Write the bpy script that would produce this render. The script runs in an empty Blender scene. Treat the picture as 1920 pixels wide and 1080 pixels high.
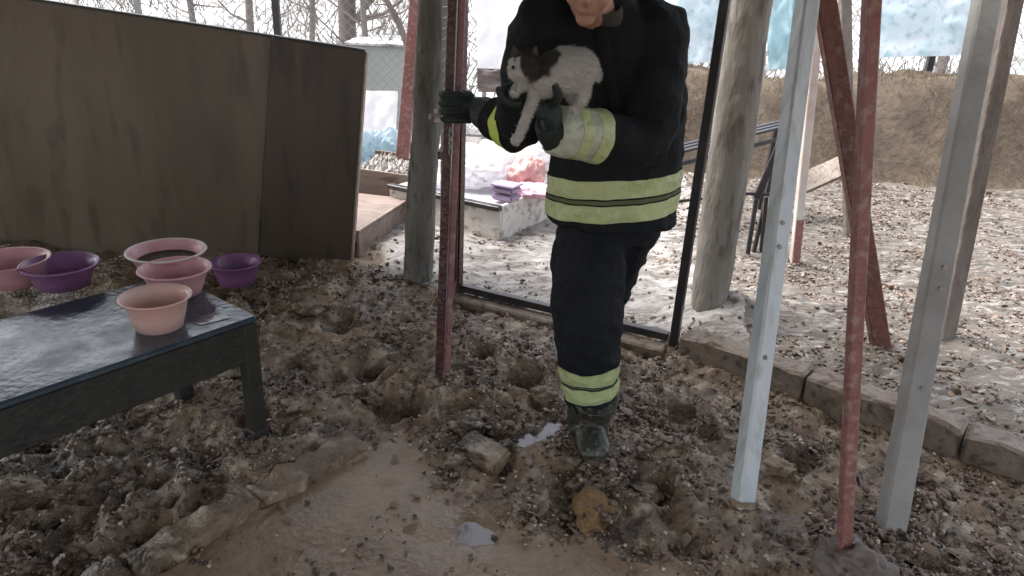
import bpy, bmesh, math, random
import numpy as np
from mathutils import Vector, Matrix, Quaternion
from mathutils.bvhtree import BVHTree
random.seed(7); RNG = np.random.default_rng(7)
S = bpy.context.scene; COL = S.collection
R_ = math.radians
# ------------------------------------------------------------------ camera, sky, sun, exposure
FPX, PITCH, ROLL, CH = 1350.0, math.atan(.4), R_(2.7), 1.62
Fv = Vector((0, math.cos(PITCH), -math.sin(PITCH))); U0 = Vector((0, math.sin(PITCH), math.cos(PITCH)))
Xv = Vector((1, 0, 0)); Rv = Xv*math.cos(ROLL)+U0*math.sin(ROLL); Uv = -Xv*math.sin(ROLL)+U0*math.cos(ROLL)
cd = bpy.data.cameras.new('camera'); cam = bpy.data.objects.new('camera', cd); COL.objects.link(cam)
m4 = Matrix((Rv, Uv, -Fv)).transposed().to_4x4(); m4.translation = Vector((0, 0, CH)); cam.matrix_world = m4
cd.sensor_width = 36; cd.lens = 36*FPX/1920; cd.clip_start = .05; cd.clip_end = 600
S.camera = cam
SUN_EL, SUN_AZ = R_(60), R_(-75)      # high sun veiled by cloud, from the left of the yard
W = bpy.data.worlds.new("World"); S.world = W; W.use_nodes = True
wn = W.node_tree.nodes; wl = W.node_tree.links
bg = wn['Background']; sky = wn.new('ShaderNodeTexSky'); sky.sky_type = 'NISHITA'; sky.sun_disc = False
sky.sun_elevation = SUN_EL; sky.sun_rotation = SUN_AZ; sky.dust_density = 4; sky.air_density = 1
hs = wn.new('ShaderNodeHueSaturation'); hs.inputs['Saturation'].default_value = .35   # veiled, cloudy sky
wl.new(sky.outputs[0], hs.inputs['Color']); wl.new(hs.outputs[0], bg.inputs[0]); bg.inputs[1].default_value = .13
ld = bpy.data.lights.new('sun', 'SUN'); ld.energy = 1.3; ld.angle = R_(25); ld.color = (1, .97, .93)
sun = bpy.data.objects.new('sun', ld); COL.objects.link(sun)
sd = Vector((math.sin(SUN_AZ)*math.cos(SUN_EL), math.cos(SUN_AZ)*math.cos(SUN_EL), math.sin(SUN_EL)))
sun.rotation_euler = sd.to_track_quat('Z', 'Y').to_euler(); sun.location = sd*30
S.render.engine = 'CYCLES'
S.view_settings.view_transform = 'Standard'; S.view_settings.look = 'None'; S.view_settings.gamma = 1
S.view_settings.use_curve_mapping = False; S.view_settings.exposure = 1.95

def ray(px, py): return FPX*Fv+(px-960)*Rv+(540-py)*Uv
def G(px, py, z=0.):
    v = ray(px, py); t = (z-CH)/v.z; return Vector((v.x*t, v.y*t, z))
def PY(px, py, Y):
    v = ray(px, py); t = Y/v.y; return Vector((v.x*t, Y, CH+v.z*t))
# ------------------------------------------------------------------ materials
def mat(name, c1, c2=None, rough=.7, scale=6., c3=None, bump=.2, bscale=None, metal=0., stretch=(1, 1, 1), rough2=None, thr=(.35, .65), spec=.5, trans=0., fine=0.):
    m = bpy.data.materials.new(name); m.use_nodes = True; n = m.node_tree.nodes; l = m.node_tree.links
    b = n['Principled BSDF']; b.inputs['Roughness'].default_value = rough; b.inputs['Metallic'].default_value = metal
    b.inputs['Specular IOR Level'].default_value = spec
    if trans: b.inputs['Transmission Weight'].default_value = trans
    tc = n.new('ShaderNodeTexCoord'); mp = n.new('ShaderNodeMapping'); mp.inputs['Scale'].default_value = stretch
    l.new(tc.outputs['Object'], mp.inputs[0])
    c2 = c2 or tuple(x*.8 for x in c1)
    nz = n.new('ShaderNodeTexNoise'); nz.inputs['Scale'].default_value = scale; nz.inputs['Detail'].default_value = 8; nz.inputs['Roughness'].default_value = .6
    l.new(mp.outputs[0], nz.inputs['Vector'])
    rp = n.new('ShaderNodeValToRGB'); rp.color_ramp.elements[0].position = thr[0]; rp.color_ramp.elements[1].position = thr[1]
    rp.color_ramp.elements[0].color = (*c1, 1); rp.color_ramp.elements[1].color = (*c2, 1)
    l.new(nz.outputs[0], rp.inputs[0]); out = rp.outputs[0]
    if c3:
        n3 = n.new('ShaderNodeTexNoise'); n3.inputs['Scale'].default_value = scale*3.7; n3.inputs['Detail'].default_value = 6
        l.new(mp.outputs[0], n3.inputs['Vector'])
        r3 = n.new('ShaderNodeValToRGB'); r3.color_ramp.elements[0].position = .52; r3.color_ramp.elements[1].position = .66
        l.new(n3.outputs[0], r3.inputs[0])
        mx = n.new('ShaderNodeMix'); mx.data_type = 'RGBA'; l.new(r3.outputs[0], mx.inputs[0]); l.new(out, mx.inputs[6]); mx.inputs[7].default_value = (*c3, 1); out = mx.outputs[2]
    l.new(out, b.inputs['Base Color'])
    if rough2 is not None:
        mr = n.new('ShaderNodeMapRange'); mr.inputs[1].default_value = .35; mr.inputs[2].default_value = .65; mr.inputs[3].default_value = rough; mr.inputs[4].default_value = rough2
        l.new(nz.outputs[0], mr.inputs[0]); l.new(mr.outputs[0], b.inputs['Roughness'])
    if bump:
        nb = n.new('ShaderNodeTexNoise'); nb.inputs['Scale'].default_value = bscale or scale*5; nb.inputs['Detail'].default_value = 6
        l.new(mp.outputs[0], nb.inputs['Vector'])
        bp = n.new('ShaderNodeBump'); bp.inputs['Strength'].default_value = bump; bp.inputs['Distance'].default_value = .02
        l.new(nb.outputs[0], bp.inputs['Height']); l.new(bp.outputs[0], b.inputs['Normal'])
    return m
M = {}
M['mud'] = mat('mud', (.048, .029, .017), (.265, .19, .122), rough=.12, rough2=.55, scale=3.4, c3=(.36, .30, .225), bump=.9, bscale=48)
M['slab'] = mat('wet_mud_slab', (.18, .122, .08), (.34, .255, .18), rough=.16, rough2=.5, scale=2.6, c3=(.22, .16, .11), bump=.4, bscale=40)
M['slush'] = mat('slush', (.12, .098, .08), (.40, .38, .365), rough=.25, rough2=.7, scale=4.5, c3=(.10, .075, .06), bump=.6, bscale=40, stretch=(.8, 2.2, 1))
M['yard'] = mat('yard_ground', (.06, .048, .038), (.16, .135, .112), rough=.35, rough2=.75, scale=5, c3=(.27, .25, .23), bump=.6, bscale=40, stretch=(.8, 1.8, 1))
M['snow'] = mat('snow', (.62, .64, .66), (.22, .22, .2), rough=.8, scale=1.1, c3=(.20, .19, .17), bump=.3, thr=(.42, .7))
M['bank'] = mat('bank_earth', (.06, .042, .028), (.125, .095, .066), rough=.9, scale=3, c3=(.07, .05, .035), bump=.8, bscale=16)
M['kerb'] = mat('kerb_concrete', (.13, .095, .07), (.22, .175, .14), rough=.5, scale=6, c3=(.08, .052, .038), bump=.5, bscale=40)
M['pebble_l'] = mat('pale_chip', (.58, .51, .45), (.32, .26, .21), rough=.6, scale=9, bump=0)
M['pebble_d'] = mat('dark_chip', (.035, .025, .02), (.075, .055, .042), rough=.35, scale=9, bump=0)
M['pebble_m'] = mat('brown_chip', (.22, .155, .115), (.12, .078, .055), rough=.45, scale=9, bump=0)
M['straw'] = mat('straw', (.42, .35, .25), (.26, .20, .14), rough=.6, scale=12, bump=0)
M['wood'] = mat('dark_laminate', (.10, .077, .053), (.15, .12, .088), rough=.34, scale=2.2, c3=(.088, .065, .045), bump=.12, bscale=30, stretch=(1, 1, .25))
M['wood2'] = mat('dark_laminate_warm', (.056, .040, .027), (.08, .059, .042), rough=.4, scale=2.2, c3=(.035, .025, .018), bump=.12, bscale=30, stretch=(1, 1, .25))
M['wood_edge'] = mat('worn_board_edge', (.33, .26, .22), (.2, .15, .125), rough=.6, scale=12, bump=.3)
M['plywood'] = mat('brown_plywood', (.20, .15, .125), (.27, .21, .18), rough=.55, scale=5, c3=(.15, .11, .09), bump=.25, stretch=(.3, 1, 1))
M['bark'] = mat('grey_trunk', (.13, .125, .11), (.21, .20, .18), rough=.85, scale=7, c3=(.085, .08, .07), bump=1., bscale=22, stretch=(1, 1, .3))
M['log'] = mat('grey_log', (.19, .175, .15), (.27, .25, .22), rough=.85, scale=5, c3=(.14, .12, .10), bump=.9, bscale=20, stretch=(1, 1, .3))
M['red'] = mat('dark_red_paint', (.075, .018, .022), (.045, .012, .015), rough=.35, scale=14, c3=(.12, .07, .05), bump=.4)
M['pink'] = mat('sunlit_red_paint', (.34, .17, .18), (.24, .10, .11), rough=.4, scale=8, c3=(.42, .26, .26), bump=.2)  # pink stands for sunlight on the dark red tube, put into the colour
M['rust'] = mat('rusty_red_steel', (.17, .058, .042), (.10, .038, .03), rough=.6, scale=7, c3=(.18, .10, .08), bump=.5)
M['rosy'] = mat('rosy_paint', (.27, .115, .11), (.20, .085, .075), rough=.5, scale=9, c3=(.30, .20, .17), bump=.4)
M['black'] = mat('black_steel', (.018, .016, .02), (.035, .03, .032), rough=.35, scale=9, bump=.1)
M['white_pole'] = mat('pale_pole_paint', (.44, .49, .52), (.54, .57, .59), rough=.35, scale=7, c3=(.40, .42, .42), bump=.2, stretch=(1, 1, .2))
M['pale_post'] = mat('pale_post', (.62, .58, .54), (.48, .38, .33), rough=.5, scale=4, bump=.15)
M['grey_post'] = mat('grey_post', (.29, .285, .27), (.22, .205, .19), rough=.7, scale=4, bump=.3)
M['tabletop'] = mat('wet_black_tabletop', (.035, .05, .065), (.06, .085, .105), rough=.10, rough2=.35, scale=7, bump=.08)
M['table'] = mat('black_green_table', (.016, .018, .016), (.028, .028, .025), rough=.4, scale=8, c3=(.035, .03, .025), bump=.2)
M['pinkbowl'] = mat('pink_plastic', (.62, .35, .38), (.54, .28, .31), rough=.35, scale=8, bump=.1)
M['salmon'] = mat('salmon_plastic', (.66, .38, .33), (.6, .45, .42), rough=.35, scale=9, bump=.1)
M['purple'] = mat('purple_plastic', (.23, .10, .23), (.17, .075, .17), rough=.3, scale=8, bump=.03)
M['cream'] = mat('pale_rim_plastic', (.66, .57, .54), (.55, .45, .43), rough=.35, scale=8, bump=.03)
M['broth'] = mat('brown_feed', (.035, .018, .012), (.06, .033, .022), rough=.9, scale=20, bump=.4)
M['jacket'] = mat('navy_black_turnout_cloth', (.006, .008, .010), (.011, .014, .016), rough=.85, scale=9, bump=.45, bscale=60, spec=.25)
M['trouser'] = mat('black_turnout_trousers', (.007, .009, .013), (.012, .014, .02), rough=.85, scale=9, bump=.45, bscale=60, spec=.25)
M['hiviz'] = mat('lime_reflective_tape', (.46, .53, .25), (.40, .46, .24), rough=.45, scale=9, c3=(.50, .56, .32), bump=.8, bscale=26)
M['silver'] = mat('silver_reflective_tape', (.50, .53, .44), (.36, .39, .31), rough=.4, scale=14, bump=.7, bscale=30)
M['olive'] = mat('olive_piping', (.10, .12, .05), (.07, .09, .04), rough=.7, bump=.1)
M['neon'] = mat('neon_yellow_cuff', (.58, .72, .12), (.5, .62, .12), rough=.6, scale=9, bump=.1)
M['glove'] = mat('dark_green_glove', (.010, .018, .018), (.018, .03, .028), rough=.7, scale=15, bump=.4)
M['boot'] = mat('dark_green_rubber', (.012, .024, .022), (.05, .045, .035), rough=.35, scale=12, c3=(.16, .12, .09), bump=.2)
M['bootmud'] = mat('muddy_sole', (.16, .12, .09), (.1, .07, .055), rough=.4, scale=12, bump=.5)
M['skin'] = mat('skin', (.42, .26, .19), (.36, .20, .145), rough=.5, scale=9, bump=.1)
M['stub'] = mat('grey_collar_lining', (.22, .21, .18), (.17, .16, .14), rough=.8, scale=20, bump=.2)
M['hair'] = mat('black_hair', (.012, .01, .008), (.03, .022, .018), rough=.6, scale=30, bump=.8, stretch=(1, 1, .2))
M['eyew'] = mat('eye_white', (.7, .68, .65), rough=.2, bump=0)
M['eyed'] = mat('eye_dark', (.02, .012, .01), rough=.1, bump=0)
M['whiteplastic'] = mat('white_plastic_sack', (.88, .88, .9), (.8, .79, .82), rough=.4, scale=5, bump=.4, bscale=14)
M['tarp'] = mat('pale_blue_tarp', (.50, .62, .68), (.66, .72, .78), rough=.45, scale=3, c3=(.38, .52, .58), bump=.4, bscale=9)
M['bluemesh'] = mat('blue_netting', (.34, .52, .58), (.5, .66, .7), rough=.5, scale=6, bump=0)
M['paleboard'] = mat('pale_board', (.62, .60, .57), (.50, .46, .42), rough=.6, scale=5, c3=(.30, .25, .21), bump=.3, stretch=(.4, 1, 1))
M['salmoncloth'] = mat('salmon_cloth', (.72, .42, .38), (.62, .36, .33), rough=.8, scale=9, bump=.3)
M['mauve'] = mat('mauve_plastic', (.36, .28, .42), (.3, .22, .34), rough=.4, scale=9, bump=.1)
M['pinkcloth'] = mat('pink_cloth', (.78, .50, .62), (.7, .42, .52), rough=.8, scale=9, bump=.3)
M['wire'] = mat('galvanised_wire', (.30, .31, .31), (.22, .22, .22), rough=.45, scale=5, bump=0, metal=.4)
M['housewall'] = mat('pale_green_wall', (.40, .43, .41), (.36, .39, .36), rough=.9, scale=2, bump=.2)
M['yellow'] = mat('ochre_rag', (.30, .175, .06), (.22, .13, .055), rough=.6, scale=18, c3=(.16, .10, .055), bump=.7)
M['sack'] = mat('grey_mauve_sack', (.12, .095, .085), (.19, .155, .14), rough=.6, scale=5, bump=.4)
M['roof'] = mat('roof_sheet', (.4, .39, .37), (.3, .29, .27), rough=.7, scale=3, bump=.1)
M['branch'] = mat('dark_bark', (.14, .115, .10), (.22, .19, .17), rough=.9, scale=9, bump=.8, stretch=(1, 1, .3))
M['metalbits'] = mat('dull_zinc', (.4, .38, .37), (.28, .26, .25), rough=.4, scale=15, bump=.1, metal=.5)
M['water'] = mat('puddle_water', (.12, .10, .10), (.15, .13, .13), rough=.12, scale=3, bump=.12, bscale=14, spec=.6)
for k_ in ('whiteplastic', 'tarp', 'bluemesh'):
    t_ = M[k_].node_tree; b_ = t_.nodes['Principled BSDF']; o_ = t_.nodes['Material Output']; tr_ = t_.nodes.new('ShaderNodeBsdfTranslucent'); mx_ = t_.nodes.new('ShaderNodeMixShader')
    src = b_.inputs['Base Color'].links[0].from_socket; t_.links.new(src, tr_.inputs[0]); mx_.inputs[0].default_value = .6
    t_.links.new(b_.outputs[0], mx_.inputs[1]); t_.links.new(tr_.outputs[0], mx_.inputs[2]); t_.links.new(mx_.outputs[0], o_.inputs[0])
# ------------------------------------------------------------------ helpers
def obj(name, bm, m, parent=None, smooth=False):
    me = bpy.data.meshes.new(name); bm.normal_update(); bm.to_mesh(me); bm.free()
    if smooth:
        me.shade_smooth()
    for mm in (m if isinstance(m, (list, tuple)) else [m]): me.materials.append(mm)
    o = bpy.data.objects.new(name, me); COL.objects.link(o)
    if parent:
        o.parent = parent; o.matrix_parent_inverse = Matrix.Translation(-parent.location)
    return o
def tag(o, label, cat, group=None):
    o['label'] = label; o['category'] = cat
    if group: o['group'] = group
    return o
def thing(name, label, cat, loc=(0, 0, 0), group=None):
    o = bpy.data.objects.new(name, None); COL.objects.link(o); o.location = Vector(loc); o.empty_display_size = .1
    return tag(o, label, cat, group)
def struct(name, bm, m, smooth=False, kind='structure'):
    o = obj(name, bm, m, None, smooth); o['kind'] = kind; return o
def frame(d, up=Vector((0, 0, 1))):
    d = d.normalized(); x = d.cross(up)
    if x.length < 1e-3: x = d.cross(Vector((0, 1, 0)))
    x.normalize(); y = x.cross(d).normalized(); return x, y, d
def beam(p0, p1, w, t, bev=.003, side=None, bm=None):
    """square bar from p0 to p1; w along `side`, t along the other"""
    bm = bm or bmesh.new(); p0, p1 = Vector(p0), Vector(p1); d = (p1-p0).normalized()
    s = Vector(side or (1, 0, 0)); s = (s-d*s.dot(d)).normalized(); q = d.cross(s)
    vs = [bm.verts.new(p+s*a*w/2+q*b*t/2) for p in (p0, p1) for a, b in ((-1, -1), (1, -1), (1, 1), (-1, 1))]
    fs = [bm.faces.new([vs[i] for i in f]) for f in ((0, 3, 2, 1), (4, 5, 6, 7), (0, 1, 5, 4), (1, 2, 6, 5), (2, 3, 7, 6), (3, 0, 4, 7))]
    if bev:
        es = list({e for f in fs for e in f.edges}); bmesh.ops.bevel(bm, geom=es, offset=bev, segments=1, affect='EDGES')
    bmesh.ops.recalc_face_normals(bm, faces=bm.faces[:])
    return bm
def loft(rings, n=14, bm=None, cap=True):
    """rings: (centre, axis x vec, axis y vec) half-axes as vectors"""
    bm = bm or bmesh.new(); prev = None; first = None
    for c, ax, ay in rings:
        vs = [bm.verts.new(Vector(c)+ax*math.cos(2*math.pi*k/n)+ay*math.sin(2*math.pi*k/n)) for k in range(n)]
        if prev:
            for k in range(n): bm.faces.new((prev[k], prev[(k+1) % n], vs[(k+1) % n], vs[k]))
        else: first = vs
        prev = vs
    if cap: bm.faces.new(first[::-1]); bm.faces.new(prev)
    return bm
def tube(pts, rad, n=12, bm=None, cap=True, up=None):
    pts = [Vector(p) for p in pts]; rings = []
    px = None
    for i, p in enumerate(pts):
        d = (pts[min(i+1, len(pts)-1)]-pts[max(i-1, 0)]).normalized()
        if px is None: x = frame(d, up or Vector((0, .3, 1)))[0]
        else: x = (px-d*px.dot(d)).normalized()
        px = x; y = d.cross(x); r = rad[i] if isinstance(rad, (list, tuple)) else rad
        rx, ry = r if isinstance(r, (list, tuple)) else (r, r)
        rings.append((p, x*rx, y*ry))
    b = loft(rings, n, bm, cap); return b
def smoothpts(pts, rad, k=3):
    pts = [Vector(p) for p in pts]; P = []; Q = []
    R2 = [r if isinstance(r, (list, tuple)) else (r, r) for r in rad]
    for i in range(len(pts)-1):
        a = pts[max(i-1, 0)]; b = pts[i]; c = pts[i+1]; d = pts[min(i+2, len(pts)-1)]
        for j in range(k):
            t = j/k; P.append(.5*((2*b)+(c-a)*t+(2*a-5*b+4*c-d)*t*t+(3*b-a-3*c+d)*t**3))
            Q.append(tuple(R2[i][q]*(1-t)+R2[i+1][q]*t for q in (0, 1)))
    P.append(pts[-1]); Q.append(R2[-1]); return P, Q
def stube(pts, rad, n=14, bm=None, k=3, up=None):
    P, Q = smoothpts(pts, rad, k); return tube(P, Q, n, bm, True, up)
def ball(c, r, bm=None, rot=None, seg=14):
    bm = bm or bmesh.new(); r = r if isinstance(r, (list, tuple)) else (r, r, r)
    mt = Matrix.Translation(Vector(c)) @ (rot.to_matrix().to_4x4() if rot else Matrix()) @ Matrix.Diagonal((*r, 1))
    bmesh.ops.create_uvsphere(bm, u_segments=seg, v_segments=seg//2+2, radius=1, matrix=mt); return bm
def box(c, s, bev=.004, rz=0., bm=None, rot=None):
    bm2 = bmesh.new(); bmesh.ops.create_cube(bm2, size=1)
    for v in bm2.verts: v.co = Vector((v.co.x*s[0], v.co.y*s[1], v.co.z*s[2]))
    if bev: bmesh.ops.bevel(bm2, geom=bm2.edges[:], offset=bev, segments=2, affect='EDGES')
    q = (rot or Matrix.Rotation(rz, 3, 'Z')).to_4x4(); bmesh.ops.transform(bm2, matrix=Matrix.Translation(Vector(c)) @ q, verts=bm2.verts)
    if bm is None: return bm2
    t = bpy.data.meshes.new('t'); bm2.to_mesh(t); bm2.free(); bm.from_mesh(t); bpy.data.meshes.remove(t); return bm
def remesh(bm, vox, smooth=2, noise=None):
    me = bpy.data.meshes.new('r'); bmesh.ops.recalc_face_normals(bm, faces=bm.faces[:]); bm.to_mesh(me); bm.free()
    o = bpy.data.objects.new('r', me); COL.objects.link(o)
    md = o.modifiers.new('m', 'REMESH'); md.mode = 'VOXEL'; md.voxel_size = vox
    if smooth: s = o.modifiers.new('s', 'SMOOTH'); s.iterations = smooth; s.factor = .5
    dg = bpy.context.evaluated_depsgraph_get(); ev = o.evaluated_get(dg); m2 = bpy.data.meshes.new_from_object(ev)
    b = bmesh.new(); b.from_mesh(m2); bpy.data.objects.remove(o); bpy.data.meshes.remove(me); bpy.data.meshes.remove(m2)
    if noise:
        b.normal_update(); from mathutils import noise as N
        for v in b.verts: v.co += v.normal*noise(v.co, N)
        b.normal_update()
    return b
def band_from(bm, planes, off, pred=None):
    """cut a strip out of a copy of bm: planes = [(point, normal pointing OUT)]; push out and thicken"""
    b = bm.copy()
    for p, nrm in planes:
        bmesh.ops.bisect_plane(b, geom=b.verts[:]+b.edges[:]+b.faces[:], plane_co=p, plane_no=nrm, clear_outer=True)
    if pred:
        kill = [f for f in b.faces if not pred(f.calc_center_median())]; bmesh.ops.delete(b, geom=kill, context='FACES')
    b.normal_update(); nn = {v: v.normal.copy() for v in b.verts}
    for v in b.verts: v.co += nn[v]*off
    return b
# vectorised value noise
_T = RNG.random((256, 256))
def vn(x, y):
    xi = np.floor(x).astype(int); yi = np.floor(y).astype(int); fx = x-xi; fy = y-yi
    fx = fx*fx*(3-2*fx); fy = fy*fy*(3-2*fy); a = _T[xi % 256, yi % 256]; b = _T[(xi+1) % 256, yi % 256]; c = _T[xi % 256, (yi+1) % 256]; d = _T[(xi+1) % 256, (yi+1) % 256]
    return (a*(1-fx)+b*fx)*(1-fy)+(c*(1-fx)+d*fx)*fy
def fbm(x, y, o=4):
    s = 0; a = .5
    for i in range(o): s = s+a*(vn(x*2**i+17*i, y*2**i+5*i)-.5); a *= .5
    return s*2
def seg_side(x, y, a, b): return (b[0]-a[0])*(y-a[1])-(b[1]-a[1])*(x-a[0])   # >0 left of a->b
# ------------------------------------------------------------------ ground
HINGE = Vector((-.318, 3.908, 0)); RPOST = Vector((.845, 3.356, 0)); KEND = Vector((1.534, 2.782, 0))
SL, SC, SR = (-1.004, 1.724), (-.43, 2.50), (.15, 1.86)
def smst(v, a, b): t = np.clip((v-a)/(b-a), 0, 1); return t*t*(3-2*t)
def slabmask(x, y):
    w = fbm(x*3, y*3)*.05
    d1 = -seg_side(x, y, SL, SC)/math.hypot(SC[0]-SL[0], SC[1]-SL[1])      # >0 right of ledge line
    d2 = -seg_side(x, y, SC, SR)/math.hypot(SR[0]-SC[0], SR[1]-SC[1])
    m = np.minimum(smst(d1+w*.25, -.012, .022), smst(d2+w*1.5, -.06, .1))
    fore = smst(1.86+fbm(x*2.2+4, y*2.2)*.25-y, 0, .12)*smst(d1, -.012, .022)
    return np.maximum(m, fore)
def wallside(x, y):   # >0 beyond the door wall
    d = seg_side(x, y, (HINGE.x, HINGE.y), (RPOST.x, RPOST.y))/1.287
    d2 = seg_side(x, y, (RPOST.x, RPOST.y), (KEND.x, KEND.y))/.897
    return np.where(x < RPOST.x, d, d2)
PITS = [(*G(px, py)[:2], r_, d_) for px, py, r_, d_ in ((1285, 765, .10, .09), (985, 705, .11, .09), (745, 760, .12, .09), (395, 930, .10, .08), (905, 660, .09, .07), (1225, 905, .11, .08), (1060, 800, .12, .05), (860, 760, .09, .08), (560, 690, .1, .06), (640, 600, .12, .07), (1500, 860, .1, .06), (1290, 1010, .09, .04), (470, 780, .09, .06), (690, 690, .08, .06), (1170, 680, .08, .05))]
MOUNDS = [(*G(px, py)[:2], r_) for px, py, r_ in ((1391, 948, .13), (1585, 1078, .12), (1670, 985, .14), (475, 845, .1), (784, 524, .22), (826, 712, .1), (1262, 648, .12))]
def height(x, y):
    x = np.asarray(x, float); y = np.asarray(y, float)
    s = slabmask(x, y); w = wallside(x, y)
    rid = lambda k, o_, q: 1-2*np.abs(fbm(x*k+o_, y*k+o_*.7, q))
    churn = fbm(x*4.2, y*4.2, 5)*.085+(rid(8, 3, 4)**2-.55)*.042*(.3+1.2*vn(x*2.2+8, y*2.2))+(vn(x*26+fbm(x*9, y*9)*2, y*26)-.5)*.022*vn(x*3, y*3+7)*1.6-.008
    pits = np.clip(vn(x*7+31, y*7+9)-.66, 0, 1)*-.16
    churn = churn*(.5+.5*smst(vn(x*1.7+2, y*1.7+5), .25, .6)); h = churn+pits
    for gx_, gy_, gr_, gd_ in PITS:
        dd_ = np.hypot(x-gx_, y-gy_)/gr_*(1+.5*fbm(x*9, y*9, 3)); h = h-gd_*(1-smst(dd_, .35, 1.05))+.018*np.exp(-((dd_-1.2)/.25)**2)
    h = h*(1-s)+(-.035+fbm(x*2, y*2)*.012+fbm(x*9, y*9, 3)*.006)*s
    out = smst(w, .0, .25)*smst(y, 1.5, 2.5)*np.maximum(smst(x, -.95, -.7), smst(y, 4.4, 4.7))
    ho = fbm(x*3, y*3, 4)*.045+fbm(x*12, y*12, 3)*.018+.02+.07*smst(x, .9, 1.4)
    h = h*(1-out)+ho*out
    for gx_, gy_, gr_, gd_ in ((*G(915, 990, -.03)[:2], .2, .022), (*G(1010, 800, 0)[:2], .13, .05)):
        dd_ = np.hypot((x-gx_)*.8+(y-gy_)*.6, ((y-gy_)*.8-(x-gx_)*.6)*2.0)/gr_+fbm(x*8, y*8, 4)*.6; h = h-gd_*(1-smst(dd_, .2, 1.1))
    for mx_, my_, mr_ in MOUNDS:
        dd_ = np.hypot(x-mx_, y-my_)/mr_*(1+.5*fbm(x*10, y*10, 3)); h = h*(.35+.65*smst(dd_, .5, 1.4))+.014*(1-smst(dd_, .2, 1.2))
    fd = np.hypot(x-.34, y-2.43); h = h*smst(fd, .1, .28)+(1-smst(fd, .1, .28))*.0
    ld2 = np.hypot(x-1.1, y-3.66); h = h+(.10+fbm(x*9, y*9, 2)*.03)*(1-smst(ld2, .1, .34))
    far = smst(y, 8.5, 11); h = h*(1-far)
    return h
xs = np.concatenate([[-160, -60, -25, -12, -7, -5, -4.2], np.arange(-3.6, -1.7, .06), np.arange(-1.7, 2.2, .012), np.arange(2.2, 4.5, .06), [5, 6, 8, 12, 25, 60, 160]])
ys = np.concatenate([[-60, -25, -10, -4, -1, 0, .6, 1], np.arange(1.2, 4.2, .0125), np.arange(4.2, 8.6, .05), [9, 9.6, 10.5, 12, 16, 25, 60, 160, 300]])
X, Y = np.meshgrid(xs, ys); Z = height(X, Y)
nx, ny = len(xs), len(ys)
verts = np.stack([X, Y, Z], -1).reshape(-1, 3)
ii = np.arange(nx*ny).reshape(ny, nx); q = np.stack([ii[:-1, :-1], ii[:-1, 1:], ii[1:, 1:], ii[1:, :-1]], -1).reshape(-1, 4)
me = bpy.data.meshes.new('ground'); me.from_pydata(verts.tolist(), [], q.tolist()); me.shade_smooth()
o = bpy.data.objects.new('ground', me); COL.objects.link(o); o['kind'] = 'structure'
fx = X[:-1, :-1].ravel(); fy = Y[:-1, :-1].ravel()
mi = np.zeros(len(q), int); mi[slabmask(fx, fy) > .5] = 1
wsd = wallside(fx, fy)+fbm(fx*3, fy*3)*.15; mi[(wsd > .05) & (fy > 2.3) & ((fx > -.85+fbm(fx*4, fy*4)*.2) | (fy > 4.6))] = 2
mi[(mi == 2) & (fx+fbm(fx*2+5, fy*2)*.5 > 1.15+.12*(fy-3))] = 3
for mm in (M['mud'], M['slab'], M['slush'], M['yard']): me.materials.append(mm)
me.polygons.foreach_set('material_index', mi)
# hillside with old snow behind the fence
hx = np.linspace(-40, 45, 120); hy = np.concatenate([np.linspace(9.4, 16, 40), np.linspace(17, 90, 30)])
HX, HY = np.meshgrid(hx, hy); HZ = .05+(HY-9.4)*.20+np.where(HY > 12, (HY-12)*.12, 0)+fbm(HX*.5, HY*.5, 4)*.5*smst(HY, 9.4, 11)-.25*(1-smst(HY, 9.4, 9.8))
ii = np.arange(HX.size).reshape(HX.shape); q = np.stack([ii[:-1, :-1], ii[:-1, 1:], ii[1:, 1:], ii[1:, :-1]], -1).reshape(-1, 4)
me = bpy.data.meshes.new('hillside'); me.from_pydata(np.stack([HX, HY, HZ], -1).reshape(-1, 3).tolist(), [], q.tolist()); me.shade_smooth()
me.materials.append(M['snow']); o = bpy.data.objects.new('hillside', me); COL.objects.link(o); o['kind'] = 'structure'
# puddle
def blob_poly(c, rx, ry, z, n=28, rot=0, seed=0):
    rr = random.Random(seed); bm = bmesh.new(); vs = []
    for k in range(n):
        a = 2*math.pi*k/n; r = 1+.22*math.sin(3*a+seed)+.12*rr.uniform(-1, 1)
        x, y = rx*r*math.cos(a), ry*r*math.sin(a); vs.append(bm.verts.new((c[0]+x*math.cos(rot)-y*math.sin(rot), c[1]+x*math.sin(rot)+y*math.cos(rot), z)))
    bm.faces.new(vs); return bm
pc = G(915, 990, -.03); struct('puddle', blob_poly(pc, .30, .22, -.046, rot=-.6, seed=3), M['water'])
pc = G(1010, 800, 0); struct('puddle', blob_poly(pc, .2, .2, -.058, rot=-.6, seed=4), M['water'])

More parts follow.
